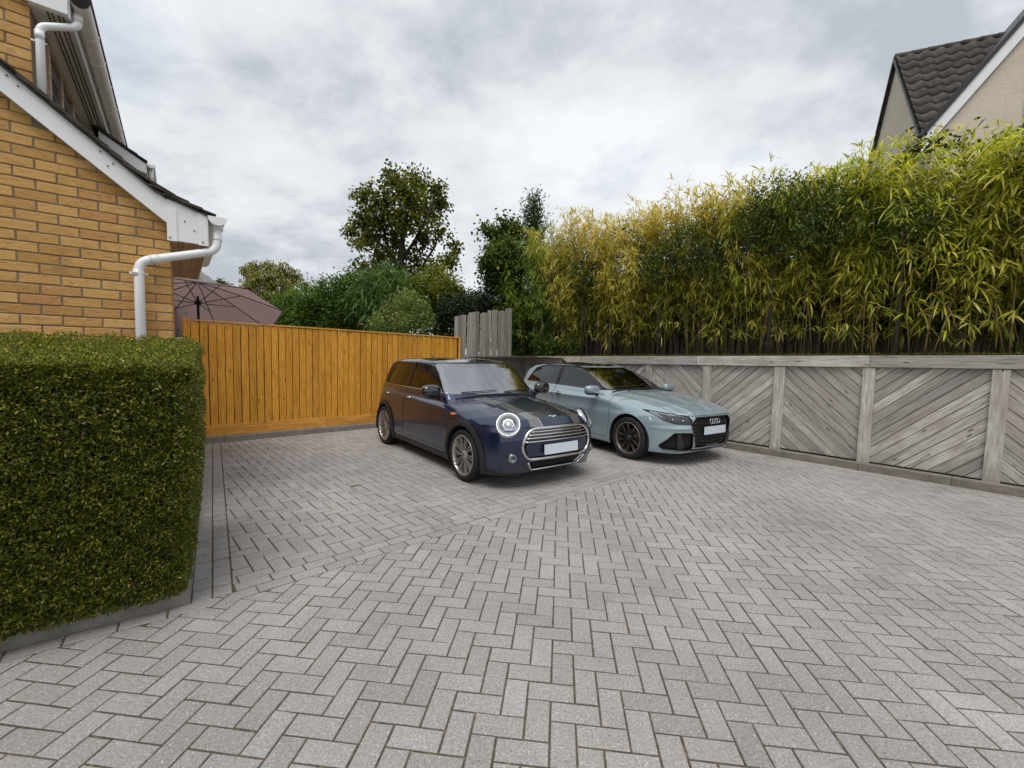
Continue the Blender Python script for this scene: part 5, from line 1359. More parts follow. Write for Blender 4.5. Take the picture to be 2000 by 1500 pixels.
# headlamps
def lamp_frame(P, d):
    z_ = Vector(d).normalized(); x_ = Vector((0, 0, 1)).cross(z_).normalized(); y_ = z_.cross(x_)
    return Matrix(((x_.x, y_.x, z_.x, P[0]), (x_.y, y_.y, z_.y, P[1]), (x_.z, y_.z, z_.z, P[2]), (0, 0, 0, 1)))
for sg in (-1, 1):
    P, N = c.front([(sg * 0.625, 0.755)]); P = P[0]; N = unit(N[0] * 0.75 + np.array([0.62, sg * 0.42, 0.42]) * 0.5)
    hl = empty('headlight', lamp_frame(P - N * 0.008, N), MINI)
    sx, sy = 0.136, 0.144
    def ring(r0, r1, z0_, z1_, nm, mt):
        mb = MB(); mb.lathe([(r0, z0_), ((r0 + r1) / 2, max(z0_, z1_) + 0.006), (r1, z1_)], 40, 'z'); V = [(x * sx, y * sy, z) for x, y, z in mb.v]; return mk(nm, V, mb.f, mt, hl, True)
    ring(1.03, 0.92, -0.03, 0.020, 'lamp_surround', M['chrome']); ring(0.925, 0.895, 0.018, 0.016, 'lamp_seal', M['inner'])
    ring(0.90, 0.74, 0.018, 0.008, 'daytime_light_ring', M['drl']); ring(0.74, 0.60, 0.004, -0.004, 'reflector_ring', M['lampdark']); ring(0.60, 0.0, -0.004, -0.03, 'lamp_bowl', M['lampdark'])
    V, F_ = ellipsoid((0, 0.004, 0.0), (0.050, 0.050, 0.030), 20, 10); mk('projector_lens', V, F_, M['reflector'], hl, True)
    mb = MB(); mb.lathe([(0.050, 0.0), (0.058, 0.012), (0.064, 0.0)], 28, 'z', (0, 0.004, 0)); mb.build('projector_ring', M['alloy'], hl, True)
    V = []; F_ = []; n = 32
    for j in range(6):
        r = 0.93 * j / 5
        for k in range(n): V.append((sx * r * math.cos(2 * math.pi * k / n), sy * r * math.sin(2 * math.pi * k / n), 0.020 + 0.022 * (1 - (j / 5) ** 2)))
    F_ = [(j * n + k, j * n + (k + 1) % n, (j + 1) * n + (k + 1) % n, (j + 1) * n + k) for j in range(5) for k in range(n)]
    mk('lamp_glass', V, F_, M['lens'], hl, True)
    # fog lamp
    P, N = c.front([(sg * 0.625, 0.385)]); P = P[0]; N = unit(N[0] + np.array([0.8, sg * 0.1, 0])); fl = empty('fog_light', lamp_frame(P, N), MINI)
    MB().lathe([(0.062, -0.012), (0.058, 0.006), (0.046, 0.008)], 28, 'z').build('lamp_surround', M['gloss_black'], fl, True)
    MB().lathe([(0.047, 0.008), (0.043, 0.014), (0.036, 0.008), (0.0, -0.004)], 28, 'z').build('lamp_reflector', M['reflector'], fl, True)
    mb = MB(); mb.lathe([(0.042, 0.010), (0.02, 0.018), (0.0, 0.020)], 24, 'z').build('lamp_glass', M['lens'], fl, True)
    # side scuttle, handles
    P, N = c.side([(-0.255, 0.79)], sg); P = P[0]; N = N[0]; x_ = Vector((1, 0, 0.10)).normalized(); z_ = Vector(N); y_ = z_.cross(x_).normalized()
    Mx = Matrix(((x_.x, y_.x, z_.x, P[0]), (x_.y, y_.y, z_.y, P[1]), (x_.z, y_.z, z_.z, P[2]), (0, 0, 0, 1)))
    el = [(0.062 * math.copysign(abs(math.cos(t)) ** 0.7, math.cos(t)), 0.021 * math.copysign(abs(math.sin(t)) ** 0.8, math.sin(t))) for t in [2 * math.pi * k / 28 for k in range(28)]]
    sq = MB().prism(el, -0.01, 0.008, 'z').build('side_badge', M['chrome'], MINI, M=Mx)
    MB().prism([(x * 0.72 + 0.004, y * 0.55) for x, y in el], 0.008, 0.0105, 'z').build('amber_inset', M['orange'], sq)
    for s_ in (-1.60, -2.44):
        P, N = c.side([(s_, 0.875)], sg); P = P[0]; N = N[0]
        h_ = dobj[('front_door' if s_ > -1.8 else 'rear_door', sg)]
        MB().tube([(P[0] + 0.062, P[1] + N[1] * 0.010, P[2]), (P[0] + 0.04, P[1] + N[1] * 0.034, P[2]), (P[0] - 0.04, P[1] + N[1] * 0.034, P[2]), (P[0] - 0.062, P[1] + N[1] * 0.010, P[2])], 0.011, 8).build('handle', M['chrome'], h_, True)
        V, F_ = ellipsoid((P[0], P[1] - N[1] * 0.0, P[2] - 0.006), (0.055, 0.006, 0.028), 16, 8); mk('handle_recess', V, F_, M['inner'], h_, True)
    mirror(c, -0.66, 0.95, 1.035, M['gloss_black'], sg, 1.2)
    for z_ in (0.78,):
        P, N = c.side([(-3.08, 0.80)], sg); V, F_ = ellipsoid(tuple(P[0]), (0.07, 0.02, 0.10), 16, 10); mk('tail_light', V, F_, M['redlens'], MINI, True)
# winged emblem above the grille
P, N = c.top([(0.665, 0.0)], 1.3); P = P[0]; N = N[0]
Mx = lamp_frame(P + N * 0.003, N)
em = MB().lathe([(0.0, 0.007), (0.020, 0.006), (0.024, 0.0), (0.024, -0.004)], 24, 'z')
for sg in (-1, 1):
    for k, (l_, hh) in enumerate(((0.066, 0.011), (0.058, 0.002), (0.046, -0.007))):
        em.prism([(sg * 0.020, hh - 0.004), (sg * l_, hh - 0.0015), (sg * l_, hh + 0.004), (sg * 0.020, hh + 0.004)], -0.003, 0.005, 'z')
emb = em.build('winged_emblem', M['chrome'], MINI, True, M=Mx); MB().lathe([(0.0, 0.0085), (0.016, 0.0078)], 20, 'z').build('emblem_disc', M['gloss_black'], emb)
# roof aerial
MB().tube([(-2.45, 0, 1.45), (-2.62, 0, 1.52)], [0.009, 0.005], 8).build('aerial', M['trim'], MINI, True)

# ================================================================ pale grey-blue hatchback
prof = shrink([(0.60, 0.17), (0.77, 0.21), (0.835, 0.32), (0.850, 0.46), (0.848, 0.60), (0.838, 0.70), (0.795, 0.785), (0.55, 0.862), (0.16, 0.928), (-0.2, 0.965), (-0.42, 0.978), (-1.2, 0.970), (-2.4, 0.995), (-2.9, 1.0), (-3.09, 0.96), (-3.16, 0.82), (-3.19, 0.62), (-3.18, 0.40), (-3.08, 0.22), (-2.9, 0.17)])
green = shrink([(-0.15, 0.88), (-0.36, 0.965), (-0.75, 1.150), (-1.08, 1.292), (-1.28, 1.352), (-1.55, 1.392), (-2.0, 1.408), (-2.45, 1.390), (-2.80, 1.345), (-2.98, 1.27), (-3.04, 1.16), (-3.09, 1.02), (-3.12, 0.88)])
def a1_lines(b, x, ay, z):
    'pressed lines: bonnet ridges, bumper shoulder, flank crease'
    r = 0.010 * np.exp(-((ay - (0.50 - 0.10 * np.clip(x, -0.5, 0.8))) / 0.035) ** 2) * sstep(z, 0.70, 0.80) * sstep(x, -0.6, -0.3)
    r = r + 0.016 * np.exp(-((z - 0.545 + 0.05 * (ay - 0.6)) / 0.022) ** 2) * sstep(x, 0.30, 0.50) * sstep(ay, 0.42, 0.55)
    r = r - 0.010 * np.exp(-((z - 0.43 - 0.03 * (-x - 1.3)) / 0.05) ** 2) * sstep(-x, 0.45, 0.65) * (1 - sstep(-x, 1.95, 2.15))
    r = r + 0.007 * np.exp(-((z - 0.845 - 0.012 * (-x)) / 0.018) ** 2) * sstep(-x, 0.1, 0.5)
    return b - r
F_a1 = make_body(prof, green, ([0.10, 0.18, 0.27, 0.42, 0.55, 0.66, 0.72, 0.79, 0.855, 0.90, 0.95, 1.0, 1.1], [0.78, 0.822, 0.842, 0.845, 0.853, 0.858, 0.850, 0.850, 0.860, 0.838, 0.800, 0.765, 0.70]),
                   ([0.85, 0.93, 1.0, 1.15, 1.30, 1.36, 1.45], [0.80, 0.785, 0.755, 0.695, 0.625, 0.59, 0.54]), (0.15, 1.25, 0.10, 0.8, 0.20, 0.35), 0.055, a1_lines)
a1 = Car(F_a1, carframe(0, 0, 142), 'parked_car'); A1 = a1.root
tag(A1, 'pale grey blue hatchback with black roof and hexagonal black grille by the wall', 'car')
c = a1; Tt = c.T; RA = 0.374
for cx in (0.0, -2.567): _, Tt = c.cut(Tt, notunder(circ(cx, 0.315, RA), 0.5))
_, Tt = c.cut(Tt, lambda x, y, z: z - 0.175)
wf = rpoly([(-0.50, 0.995), (-0.85, 1.165), (-1.15, 1.282), (-1.34, 1.325), (-1.78, 1.335), (-1.78, 1.005)], [0.02, 0.1, 0.1, 0.1, 0.02, 0.02])
wr = rpoly([(-1.86, 1.008), (-1.86, 1.335), (-2.35, 1.318), (-2.60, 1.27), (-2.76, 1.045)], [0.02, 0.02, 0.1, 0.08, 0.03])
frame_p = rpoly([(-0.40, 0.975), (-0.83, 1.195), (-1.13, 1.315), (-1.33, 1.355), (-1.85, 1.365), (-2.36, 1.350), (-2.64, 1.295), (-2.83, 1.015)], [0.02, 0.1, 0.1, 0.1, 0.1, 0.1, 0.06, 0.03])
ws_poly = rpoly([(-0.69, 1.005), (0.69, 1.005), (0.565, 1.330), (-0.565, 1.330)], 0.05)
wscreen, Tt = c.cut(Tt, lambda x, y, z: np.maximum(np.maximum(sdpoly(y, z, ws_poly), -1.45 - x), x + 0.38 + 0.2 * y * y + 0.35 * y ** 6))
glass_parts = []
for sg in (-1, 1):
    a, Tt = c.cut(Tt, glasspoly(wf, sg, 0.685, 0.36)); glass_parts.append((a, 'sideglass'))
    a, Tt = c.cut(Tt, glasspoly(wr, sg, 0.685, 0.36)); glass_parts.append((a, 'privacy'))
rglass, Tt = c.cut(Tt, lambda x, y, z: np.maximum(sdpoly(y, z, rg_poly), x + 2.8))
wframe, Tt = c.cut(Tt, glasspoly(frame_p, None, 0.665, 0.36))
roof, Tt = c.cut(Tt, lambda x, y, z: np.maximum(1.352 - z, np.abs(y) - 0.555 - 0.02 * np.clip(-x - 1.2, 0, 1)) )
apill, Tt = c.cut(Tt, lambda x, y, z: np.maximum(0.985 - z, -1.20 - x))
gpoly = rpoly([(-0.385, 0.705), (-0.475, 0.615), (-0.365, 0.275), (0.365, 0.275), (0.475, 0.615), (0.385, 0.705)], 0.025)
gril, Tt = c.cut(Tt, lambda x, y, z: np.maximum(sdpoly(y, z, gpoly), 0.1 - x))
ips = []
for sg in (-1, 1):
    ip = [(sg * a, b) for a, b in ((0.445, 0.490), (0.665, 0.490), (0.775, 0.285), (0.730, 0.232), (0.410, 0.232))]; ip = rpoly(ip, 0.03); ips.append(ip)
    a, Tt = c.cut(Tt, lambda x, y, z, ip=ip: np.maximum(sdpoly(y, z, ip), 0.1 - x)); c.emit('side_intake', a, M['inner'], off=-0.035)
hps = []
for sg in (-1, 1):
    hp_ = [(sg * a, b) for a, b in ((0.470, 0.605), (0.452, 0.660), (0.50, 0.722), (0.66, 0.750), (0.790, 0.778), (0.785, 0.725), (0.745, 0.645), (0.66, 0.608))]; hp_ = rpoly(hp_, 0.012); hps.append(hp_)
    a, Tt = c.cut(Tt, lambda x, y, z, q=hp_: np.maximum(sdpoly(y, z, q), 0.1 - x)); 
    h_ = c.emit('headlight', a, M['lampdark'], off=-0.025); c.emit('lamp_glass', a, M['lens'], parent=h_, off=0.001)
    P, N = c.front(dense(hp_, 0.02)); c.tube('lamp_edge', P, N, 0.004, M['gloss_black'], -0.002, True, parent=h_)
    P, N = c.front([(sg * y, z) for y, z in ((0.770, 0.758), (0.70, 0.742), (0.60, 0.724), (0.50, 0.700))]); c.tube('daytime_light_bar', P, N, [0.016, 0.011, 0.009, 0.006], M['drl'], -0.014, parent=h_)
    P, N = c.front([(sg * y, z) for y, z in ((0.770, 0.752), (0.755, 0.700), (0.732, 0.655))]); c.tube('daytime_light_bar', P, N, [0.017, 0.013, 0.008], M['drl'], -0.014, parent=h_)
    for y, z in ((0.675, 0.672), (0.575, 0.658)): P, N = c.front([(sg * y, z)]); V, F_ = ellipsoid(tuple(P[0] - N[0] * 0.016), (0.02, 0.028, 0.016), 14, 8); mk('projector_lens', V, F_, M['reflector'], h_, True)
low, Tt = c.cut(Tt, lambda x, y, z: np.maximum(np.maximum(z - 0.252, 0.222 - z), np.maximum(0.35 - x, np.abs(y) - 0.42)))
c.emit('lower_lip', low, M['gloss_black'], off=-0.012)
und, Tt = c.cut(Tt, lambda x, y, z: z - 0.19)
bon, Tt = c.panel(Tt, lambda x, y, z: np.maximum(np.maximum(np.abs(y) - 0.66 - 0.04 * np.clip(-x, -0.6, 0.5), 0.722 - z), -0.385 - x - 0.10 * y * y))
doors = []
fd = rpoly([(-0.42, 0.27), (-0.38, 0.62), (-0.42, 1.02), (-1.815, 1.02), (-1.815, 0.27)], [0.04, 0.3, 0.02, 0.01, 0.05])
rd = rpoly([(-1.822, 0.27), (-1.822, 1.04), (-2.72, 1.04), (-2.64, 0.86), (-2.35, 0.74), (-2.14, 0.50), (-2.10, 0.27)], [0.04, 0.01, 0.01, 0.1, 0.1, 0.1, 0.03])
dobj = {}
for sg in (-1, 1):
    for nm, pl in (('front_door', fd), ('rear_door', rd)): a, Tt = c.panel(Tt, sidepoly(pl, sg)); doors.append((nm, sg, a))
c.emit('body', Tt, M['greyblue']); 
for sg in (-1, 1):
    ua, und = c.cut(und, lambda x, y, z, sg=sg: (0.0001 if sg < 0 else -5.0) - y * sg)
    for x0_, nm_ in ((0.0, 'front_valance'), (-2.567, 'sill_trim'), (-9.0, 'rear_valance')):
        ub, ua = c.cut(ua, lambda x, y, z: x0_ + 0.0003 - x); c.emit(nm_, ub, M['trim'])
sh = np.concatenate([Tt, bon] + [d[2] for d in doors]); c.emit('inner_shell', sh, M['inner'], off=-0.014)
c.emit('bonnet', bon, M['greyblue'])
for nm, sg, a in doors: dobj[(nm, sg)] = c.emit('door', a, M['greyblue'])
c.emit('roof', roof, M['roofblack']); c.emit('window_frames', wframe, M['frame_black']); c.emit('windscreen_pillars', apill, M['frame_black'])
c.emit('windscreen', wscreen, M['glass'], off=-0.004); c.emit('rear_screen', rglass, M['privacy'], off=-0.004)
for a, m_ in glass_parts: c.emit('window', a, M[m_], off=-0.005)
c.emit('grille', gril, M['inner'], off=-0.03)
P, N = c.front(dense(gpoly, 0.03)); c.tube('grille_edge', P, N, 0.008, M['gloss_black'], 0.0, True)
for k in range(7):      # honeycomb rows
    z_ = 0.315 + k * 0.05; yw = 0.345 + 0.11 * (z_ - 0.29) / 0.30 if z_ < 0.59 else 0.44 - (z_ - 0.59) * 1.1
    pts_ = []; 
    for j in range(int(2 * yw / 0.03)): pts_.append((-yw + 0.03 * j, z_ + (0.012 if j % 2 else -0.012)))
    P, N = c.front(pts_); c.tube('honeycomb_bar', P, N, 0.0045, M['gloss_black'], -0.012, n=5)
for ip, sg in zip(ips, (-1, 1)):
    P, N = c.front(dense(ip, 0.03)); c.tube('intake_edge', P, N, 0.006, M['gloss_black'], 0.0, True)
    fin = rpoly([(sg * 0.610, 0.486), (sg * 0.645, 0.486), (sg * 0.620, 0.236), (sg * 0.530, 0.236)], 0.01) if sg > 0 else rpoly([(-0.645, 0.486), (-0.610, 0.486), (-0.530, 0.236), (-0.620, 0.236)][::1], 0.01)
    patch(c, 'intake_fin', fin, M['trim'], -0.004, thick=0.03)
for cx in (0.0, -2.567):
    for sg in (-1, 1):
        wells(c, cx, RA - 0.002, sg); an = np.linspace(-0.16, math.pi + 0.16, 40); P, N = c.side(np.c_[cx + RA * np.cos(an), 0.315 + RA * np.sin(an)], sg); c.tube('arch_lip', P, N, 0.007, M['greyblue'], -0.005)
MB().box(-2.95, 0.40, -0.66, 0.66, 0.165, 0.20).build('floor_pan', M['inner'], A1)
interior(c)
for s_ in (0.0, -2.567):
    for sg in (-1, 1): add_wheel(c, s_, sg, 0.320, 0.236, 'bronze', 0.858, 0.0)
decor_plate(c, 0.515, 0.52, 0.111, 0.012, 0.0)
P, N = c.front([(y, 0.612) for y in (-0.084, -0.028, 0.028, 0.084)])
for k in range(4): MB().tube([(P[:, 0].max() + 0.006, -0.084 + 0.056 * k + 0.036 * math.cos(a), 0.640 + 0.036 * math.sin(a)) for a in [j * math.pi / 12 for j in range(24)]], 0.0055, 8, closed=True).build('emblem_ring', M['chrome'], A1, True)
P, N = c.top([(-0.44 - 0.19 * abs(y) ** 2, y) for y in np.linspace(-0.66, 0.66, 30)]); c.tube('scuttle_trim', P, N, 0.015, M['trim'], 0.0, n=6)
for y0, y1 in ((-0.55, -0.02), (0.10, 0.62)):
    P, N = c.front([(y, 1.02 + 0.025 * (y - y0) / (y1 - y0)) for y in np.linspace(y0, y1, 14)], 1.9); c.tube('wiper', P, N, [0.009 - 0.005 * k / 13 for k in range(14)], M['trim'], 0.012, n=6)
for sg in (-1, 1):
    ss = np.linspace(-0.40, -2.80, 40); P, N = c.side(np.c_[ss, 0.984 + 0.014 * np.clip(-ss - 0.4, 0, 3)], sg); c.tube('window_sill_trim', P, N, 0.005, M['gloss_black'], 0.0, n=6)
    for s_ in (-1.64, -2.48):
        P, N = c.side([(s_, 0.865)], sg); P = P[0]; N = N[0]; h_ = dobj[('front_door' if s_ > -1.8 else 'rear_door', sg)]
        MB().tube([(P[0] + 0.07, P[1] + N[1] * 0.008, P[2]), (P[0] + 0.045, P[1] + N[1] * 0.034, P[2] + 0.003), (P[0] - 0.045, P[1] + N[1] * 0.034, P[2] + 0.003), (P[0] - 0.07, P[1] + N[1] * 0.008, P[2])], 0.012, 8).build('handle', M['greyblue'], h_, True)
        V, F_ = ellipsoid((P[0], P[1], P[2] - 0.004), (0.055, 0.006, 0.03), 16, 8); mk('handle_recess', V, F_, M['inner'], h_, True)
    mirror(c, -0.68, 0.955, 0.995, M['greyblue'], sg, 1.22, (1.0, 1.05, 0.78))
    P, N = c.side([(-0.24, 0.745)], sg); V, F_ = ellipsoid(tuple(P[0]), (0.018, 0.006, 0.012), 14, 8); mk('side_emblem', V, F_, M['chrome'], A1, True)
    P, N = c.side([(-3.02, 0.82)], sg); V, F_ = ellipsoid(tuple(P[0]), (0.09, 0.02, 0.06), 16, 10); mk('tail_light', V, F_, M['redlens'], A1, True)
MB().prism([(-2.55, 1.38), (-2.42, 1.385), (-2.56, 1.455), (-2.60, 1.45)], -0.014, 0.014, 'y').build('shark_fin_aerial', M['gloss_black'], A1)

MINI.matrix_local = carframe(0.098, 5.49, 142.9, 0.962)
A1.matrix_local = carframe(2.39, 6.75, 146.4, 0.973)
# ---------------------------------------------------------------- bamboo along the top of the retaining wall
rs = np.random.RandomState(21)
RWy = np.array([-RW_D.y, RW_D.x, 0.0]); RWx = np.array([RW_D.x, RW_D.y, 0.0]); RW0 = np.array([RW_O.x, RW_O.y, 0.0])
def top_h(t): return np.interp(t, [-7.3, -6.5, -5.75, -5.0, -4.25, -3.5, -2.75, -2.0, -1.25, -0.5, 0.0, 0.4, 1.0, 1.75, 2.5, 3.5], [4.7, 4.95, 5.05, 4.85, 4.75, 4.8, 4.85, 4.75, 4.65, 4.8, 4.75, 4.7, 4.7, 4.4, 4.2, 4.0])
def bamboo(t0, t1, label, nc, tipcol, size=1.0, lo=0.12, dens=1.0):
    c = RW0 + RWx * (t0 + t1) / 2 + RWy * 0.45
    root = empty('bamboo_clump', frame((c[0], c[1], 1.5), (RW_D.x, RW_D.y, 0))); tag(root, label, 'bamboo', 'bamboo clumps along the top of the wall')
    mbx = MB(); P = []; D = []; Nn = []; L = []; Cc = []; half = (t1 - t0) / 2
    for i in range(nc):
        x0 = rs.uniform(-half * 1.05, half * 1.05); y0 = rs.uniform(-0.30, 0.65); t_ = (t0 + t1) / 2 + x0
        H = (top_h(t_) - 1.5) * (rs.uniform(0.86, 0.99) if rs.rand() < 0.7 else rs.uniform(0.45, 0.85))
        lean = np.array([rs.randn() * 0.085, rs.randn() * 0.05 - 0.03]); arch = np.array([rs.randn() * 0.22, rs.randn() * 0.12 - 0.20 * (y0 < 0.25)])
        def pt(h): return np.array([x0 + lean[0] * h * H + arch[0] * h ** 2.6, y0 + lean[1] * h * H + arch[1] * h ** 2.6, H * (h - 0.04 * h ** 3)])
        if i < 10:
            MB().tube([Vector(pt(h)) for h in (0.0, 0.2, 0.4, 0.6, 0.8, 0.95)], [0.0075, 0.007, 0.006, 0.005, 0.004, 0.0025], 6).build('culm', M['cane'], root, True)
        else: mbx.tube([Vector(pt(h)) for h in (0.0, 0.25, 0.5, 0.75, 0.95)], [0.0065, 0.006, 0.005, 0.004, 0.0025], 5)
        nn = int(H / 0.075 * dens)
        for k in range(nn):
            h = lo + (1 - lo) * (k + rs.rand()) / nn
            if h < 0.30 and rs.rand() < 0.5: continue
            b = pt(h); n_tw = 1 if h < 0.40 else ((2 + (rs.rand() < 0.45)) if h < 0.72 else (3 if rs.rand() < 0.6 else 4))
            for q in range(n_tw):
                a = rs.uniform(0, 2 * math.pi); tl_ = rs.uniform(0.05, 0.34) * (1.1 - 0.35 * h); tw = np.array([math.cos(a), math.sin(a) - 0.25, rs.uniform(0.1, 0.7)]); tw /= np.linalg.norm(tw)
                e_ = b + tw * tl_; nl = rs.randint(4, 7)
                up = h > 0.9
                for l in range(nl):
                    sp = tw * (0.7 if not up else 0.5) + rs.randn(3) * 0.55 + np.array([0, 0, -0.28 if not up else 0.45]); P.append(e_ - tw * tl_ * rs.uniform(0, 0.35)); D.append(sp)
                    L.append(rs.uniform(0.10, 0.195) * size); Nn.append([rs.randn() * 0.4, -0.5 + rs.randn() * 0.3, 1.0])
                    z_ = h + rs.randn() * 0.08; Cc.append(z_)
    P = np.array(P); D = np.array(D); Nn = np.array(Nn); L = np.array(L); hh = np.clip(np.array(Cc), 0, 1)[:, None]; n = len(P)
    low = palette(rs, n, [(0.12, 0.17, 0.02), (0.26, 0.29, 0.03), (0.44, 0.44, 0.045), (0.60, 0.55, 0.07), (0.68, 0.60, 0.20), (0.36, 0.22, 0.09)], [0.20, 0.20, 0.24, 0.22, 0.10, 0.04], 0.15)
    tip = palette(rs, n, tipcol, None, 0.15); m_ = np.clip((hh - 0.5) * 2.2, 0, 1) * (rs.rand(n, 1) < 0.80); col = (low * (np.array([0.62, 0.95, 1.0]) if tipcol is GREEN else 1.0)) * (1 - m_) + tip * m_
    V, F, C = leaf_mesh(P, D, Nn, L, 0.0180 * size * (0.7 + 0.5 * rs.rand(n)), col, rs.uniform(0.15, 0.75, n), 3)
    o = mk('foliage', V, F, M['leaf'], root, True, cols=C); o['kind'] = 'stuff'
    o = mbx.build('thin_culms', M['cane'], root, True); o['kind'] = 'stuff'
    return n
GOLD = [(0.80, 0.60, 0.13), (0.68, 0.55, 0.10), (0.85, 0.66, 0.22), (0.52, 0.48, 0.08)]
LIME = [(0.60, 0.62, 0.07), (0.46, 0.52, 0.05), (0.76, 0.70, 0.11), (0.26, 0.34, 0.03)]
GREEN = [(0.18, 0.26, 0.03), (0.26, 0.34, 0.045), (0.36, 0.40, 0.06), (0.12, 0.18, 0.02)]
nl_ = 0
for a in ((-8.3, -7.1, 'pale green feathery bamboo clump at the corner behind the grey palings', 16, GREEN, 0.95),
          (-7.1, -6.3, 'green feathery bamboo clump at the left end, beside the leafy conifer', 22, GREEN, 0.95),
          (-6.1, -5.3, 'gold tipped bamboo clump above the dark blue car', 23, GOLD, 1.0),
          (-5.3, -4.2, 'golden bamboo clump between the two car roofs', 24, GOLD, 1.0),
          (-4.2, -3.1, 'golden bamboo clump above the roof of the pale car', 24, GOLD, 1.0),
          (-3.1, -2.1, 'tall amber topped bamboo clump above the bonnet of the pale car', 24, GOLD, 1.0),
          (-2.1, -1.1, 'bamboo clump with ochre tips above the first bare wall panel', 22, GOLD + LIME, 1.05),
          (-1.1, -0.1, 'yellow green bamboo clump over the panel right of the pale car', 22, LIME, 1.12),
          (-0.1, 0.8, 'tall bright lime bamboo clump below the neighbour tiled roof', 24, LIME, 1.15),
          (0.8, 1.7, 'lime bamboo clump with large drooping leaves below the white bargeboard', 22, LIME, 1.2),
          (1.7, 2.9, 'bamboo clump at the right edge before the bare dark palings', 10, LIME, 1.15)):
    nl_ += bamboo(*a)
print('bamboo leaves', nl_)

# ---------------------------------------------------------------- leafy masses built from lobes
def at(px, py, Y):
    d = _R2 * ((px - 1000) / 851.93) - _U2 * ((py - 750) / 851.93) + _F; k = Y / d.y; return np.array([d.x * k, Y, CAM_H + d.z * k])
def leafy(name, label, cat, lobes, n, cols, wts, Ls, wr, mat='leaf', group=None, trunk=None, depthk=1.0, shell=0.45, droop=0.1, segs=2, up=0.3, shape='oval', gaps=0.0, darkin=True, parent=None):
    '''lobes: list of (centre, radius) in metres; leaves fill the outer part of each lobe'''
    C0 = np.array([l[0] for l in lobes]); Rr = np.array([l[1] for l in lobes]); base = C0.mean(0); gz = trunk[0][2] if trunk else C0[:, 2].min() - Rr.max()
    root = empty(name, T(base[0], base[1], gz)); tag(root, label, cat, group)
    o3 = np.array([base[0], base[1], gz]); wgt = Rr ** 2 / (Rr ** 2).sum(); k = rs.choice(len(lobes), n, p=wgt); d = unit(rs.randn(n, 3)); r = Rr[k] * (1 - shell * rs.rand(n) ** 1.4) * (1 + 0.10 * rs.randn(n))
    sub = unit(rs.randn(n, 3)); P = C0[k] + d * r[:, None] * np.array([1, depthk, 1])
    # clumping: pull leaves towards twig ends
    nt_ = max(20, n // 14); j = rs.randint(0, n, nt_); tw = P[j]; who = rs.randint(0, nt_, n); m_ = rs.rand(n) < 0.65
    P = np.where(m_[:, None], tw[who] + rs.randn(n, 3) * min(Ls, 0.10) * 1.3, P); dd = np.where(m_[:, None], unit(tw[who] - C0[k[j]][who] + rs.randn(n, 3) * 0.5), d)
    D = unit(dd * 0.8 + rs.randn(n, 3) * 0.6 + np.array([0, 0, up - 0.3])); N = unit(rs.randn(n, 3) * 0.6 + np.array([0, 0, 1.0]) + dd * 0.5)
    col = palette(rs, n, cols, wts, 0.18); L = Ls * (0.7 + 0.6 * rs.rand(n))
    V, F, C = leaf_mesh(P - o3, D, N, L, L * wr, col, droop, segs, shape=shape)
    o = mk('foliage', V, F, M[mat], root, True, cols=C); o['kind'] = 'stuff'
    if trunk:
        for q in trunk[1]: MB().tube([Vector(tuple(np.array(p) - o3)) for p in q[0]], q[1], 7).build(q[2], M['bark'], root, True)
    return root
def lob(L, Y, spread=0.0):
    out = []
    for q in L: Yq = Y + (rs.rand() - 0.5) * spread; out.append((at(q[0], q[1], Yq), q[2] / 851.93 * Yq))
    return out
def rw(t, y, z): return RW0 + RWx * t + RWy * y + np.array([0, 0, z])
DK = [(0.030, 0.058, 0.010), (0.05, 0.09, 0.015), (0.085, 0.135, 0.025), (0.13, 0.18, 0.04)]
DKw = [0.35, 0.35, 0.2, 0.1]
shr = [('dense dark evergreen shrub growing among the bamboo left of the middle of the bed', [(rw(-5.2, 0.1, 3.3), 0.42), (rw(-5.6, 0.5, 2.8), 0.45), (rw(-4.8, 0.5, 2.6), 0.45)], 7000),
       ('dark small leaved shrub bulging through the bamboo above the pale car', [(rw(-3.3, 0.15, 3.35), 0.5), (rw(-2.7, 0.02, 3.55), 0.55), (rw(-2.3, 0.2, 3.2), 0.5), (rw(-3.0, 0.8, 2.8), 0.5)], 9000),
       ('biggest dark green shrub among the bamboo, left of the neighbour house', [(rw(-1.3, 0.12, 3.95), 0.5), (rw(-0.9, 0.0, 3.7), 0.55), (rw(-1.6, 0.15, 3.7), 0.5), (rw(-0.35, 0.15, 3.6), 0.5), (rw(-0.9, 0.7, 3.1), 0.5)], 13000),
       ('dark shrub with glossy leaves showing under the lime bamboo', [(rw(0.3, 0.1, 3.3), 0.45), (rw(0.6, 0.6, 2.9), 0.42), (rw(0.1, 0.7, 2.7), 0.4)], 6000),
       ('green shrub at the right edge above the dark palings', [(rw(1.75, 0.15, 4.1), 0.42), (rw(1.5, 0.25, 3.75), 0.40), (rw(2.2, 0.5, 3.7), 0.5)], 6500)]
for lb, lo_, n in shr: leafy('evergreen_shrub', lb, 'shrub', lo_, n, DK, DKw, 0.045, 0.5, 'glossleaf', 'dark shrubs among the bamboo', (tuple(lo_[0][0] * np.array([1, 1, 0]) + np.array([0, 0, 1.5])), [([lo_[0][0] * np.array([1, 1, 0]) + np.array([0, 0, 1.5]), lo_[0][0]], [0.03, 0.015], 'stem')]), shell=0.6)
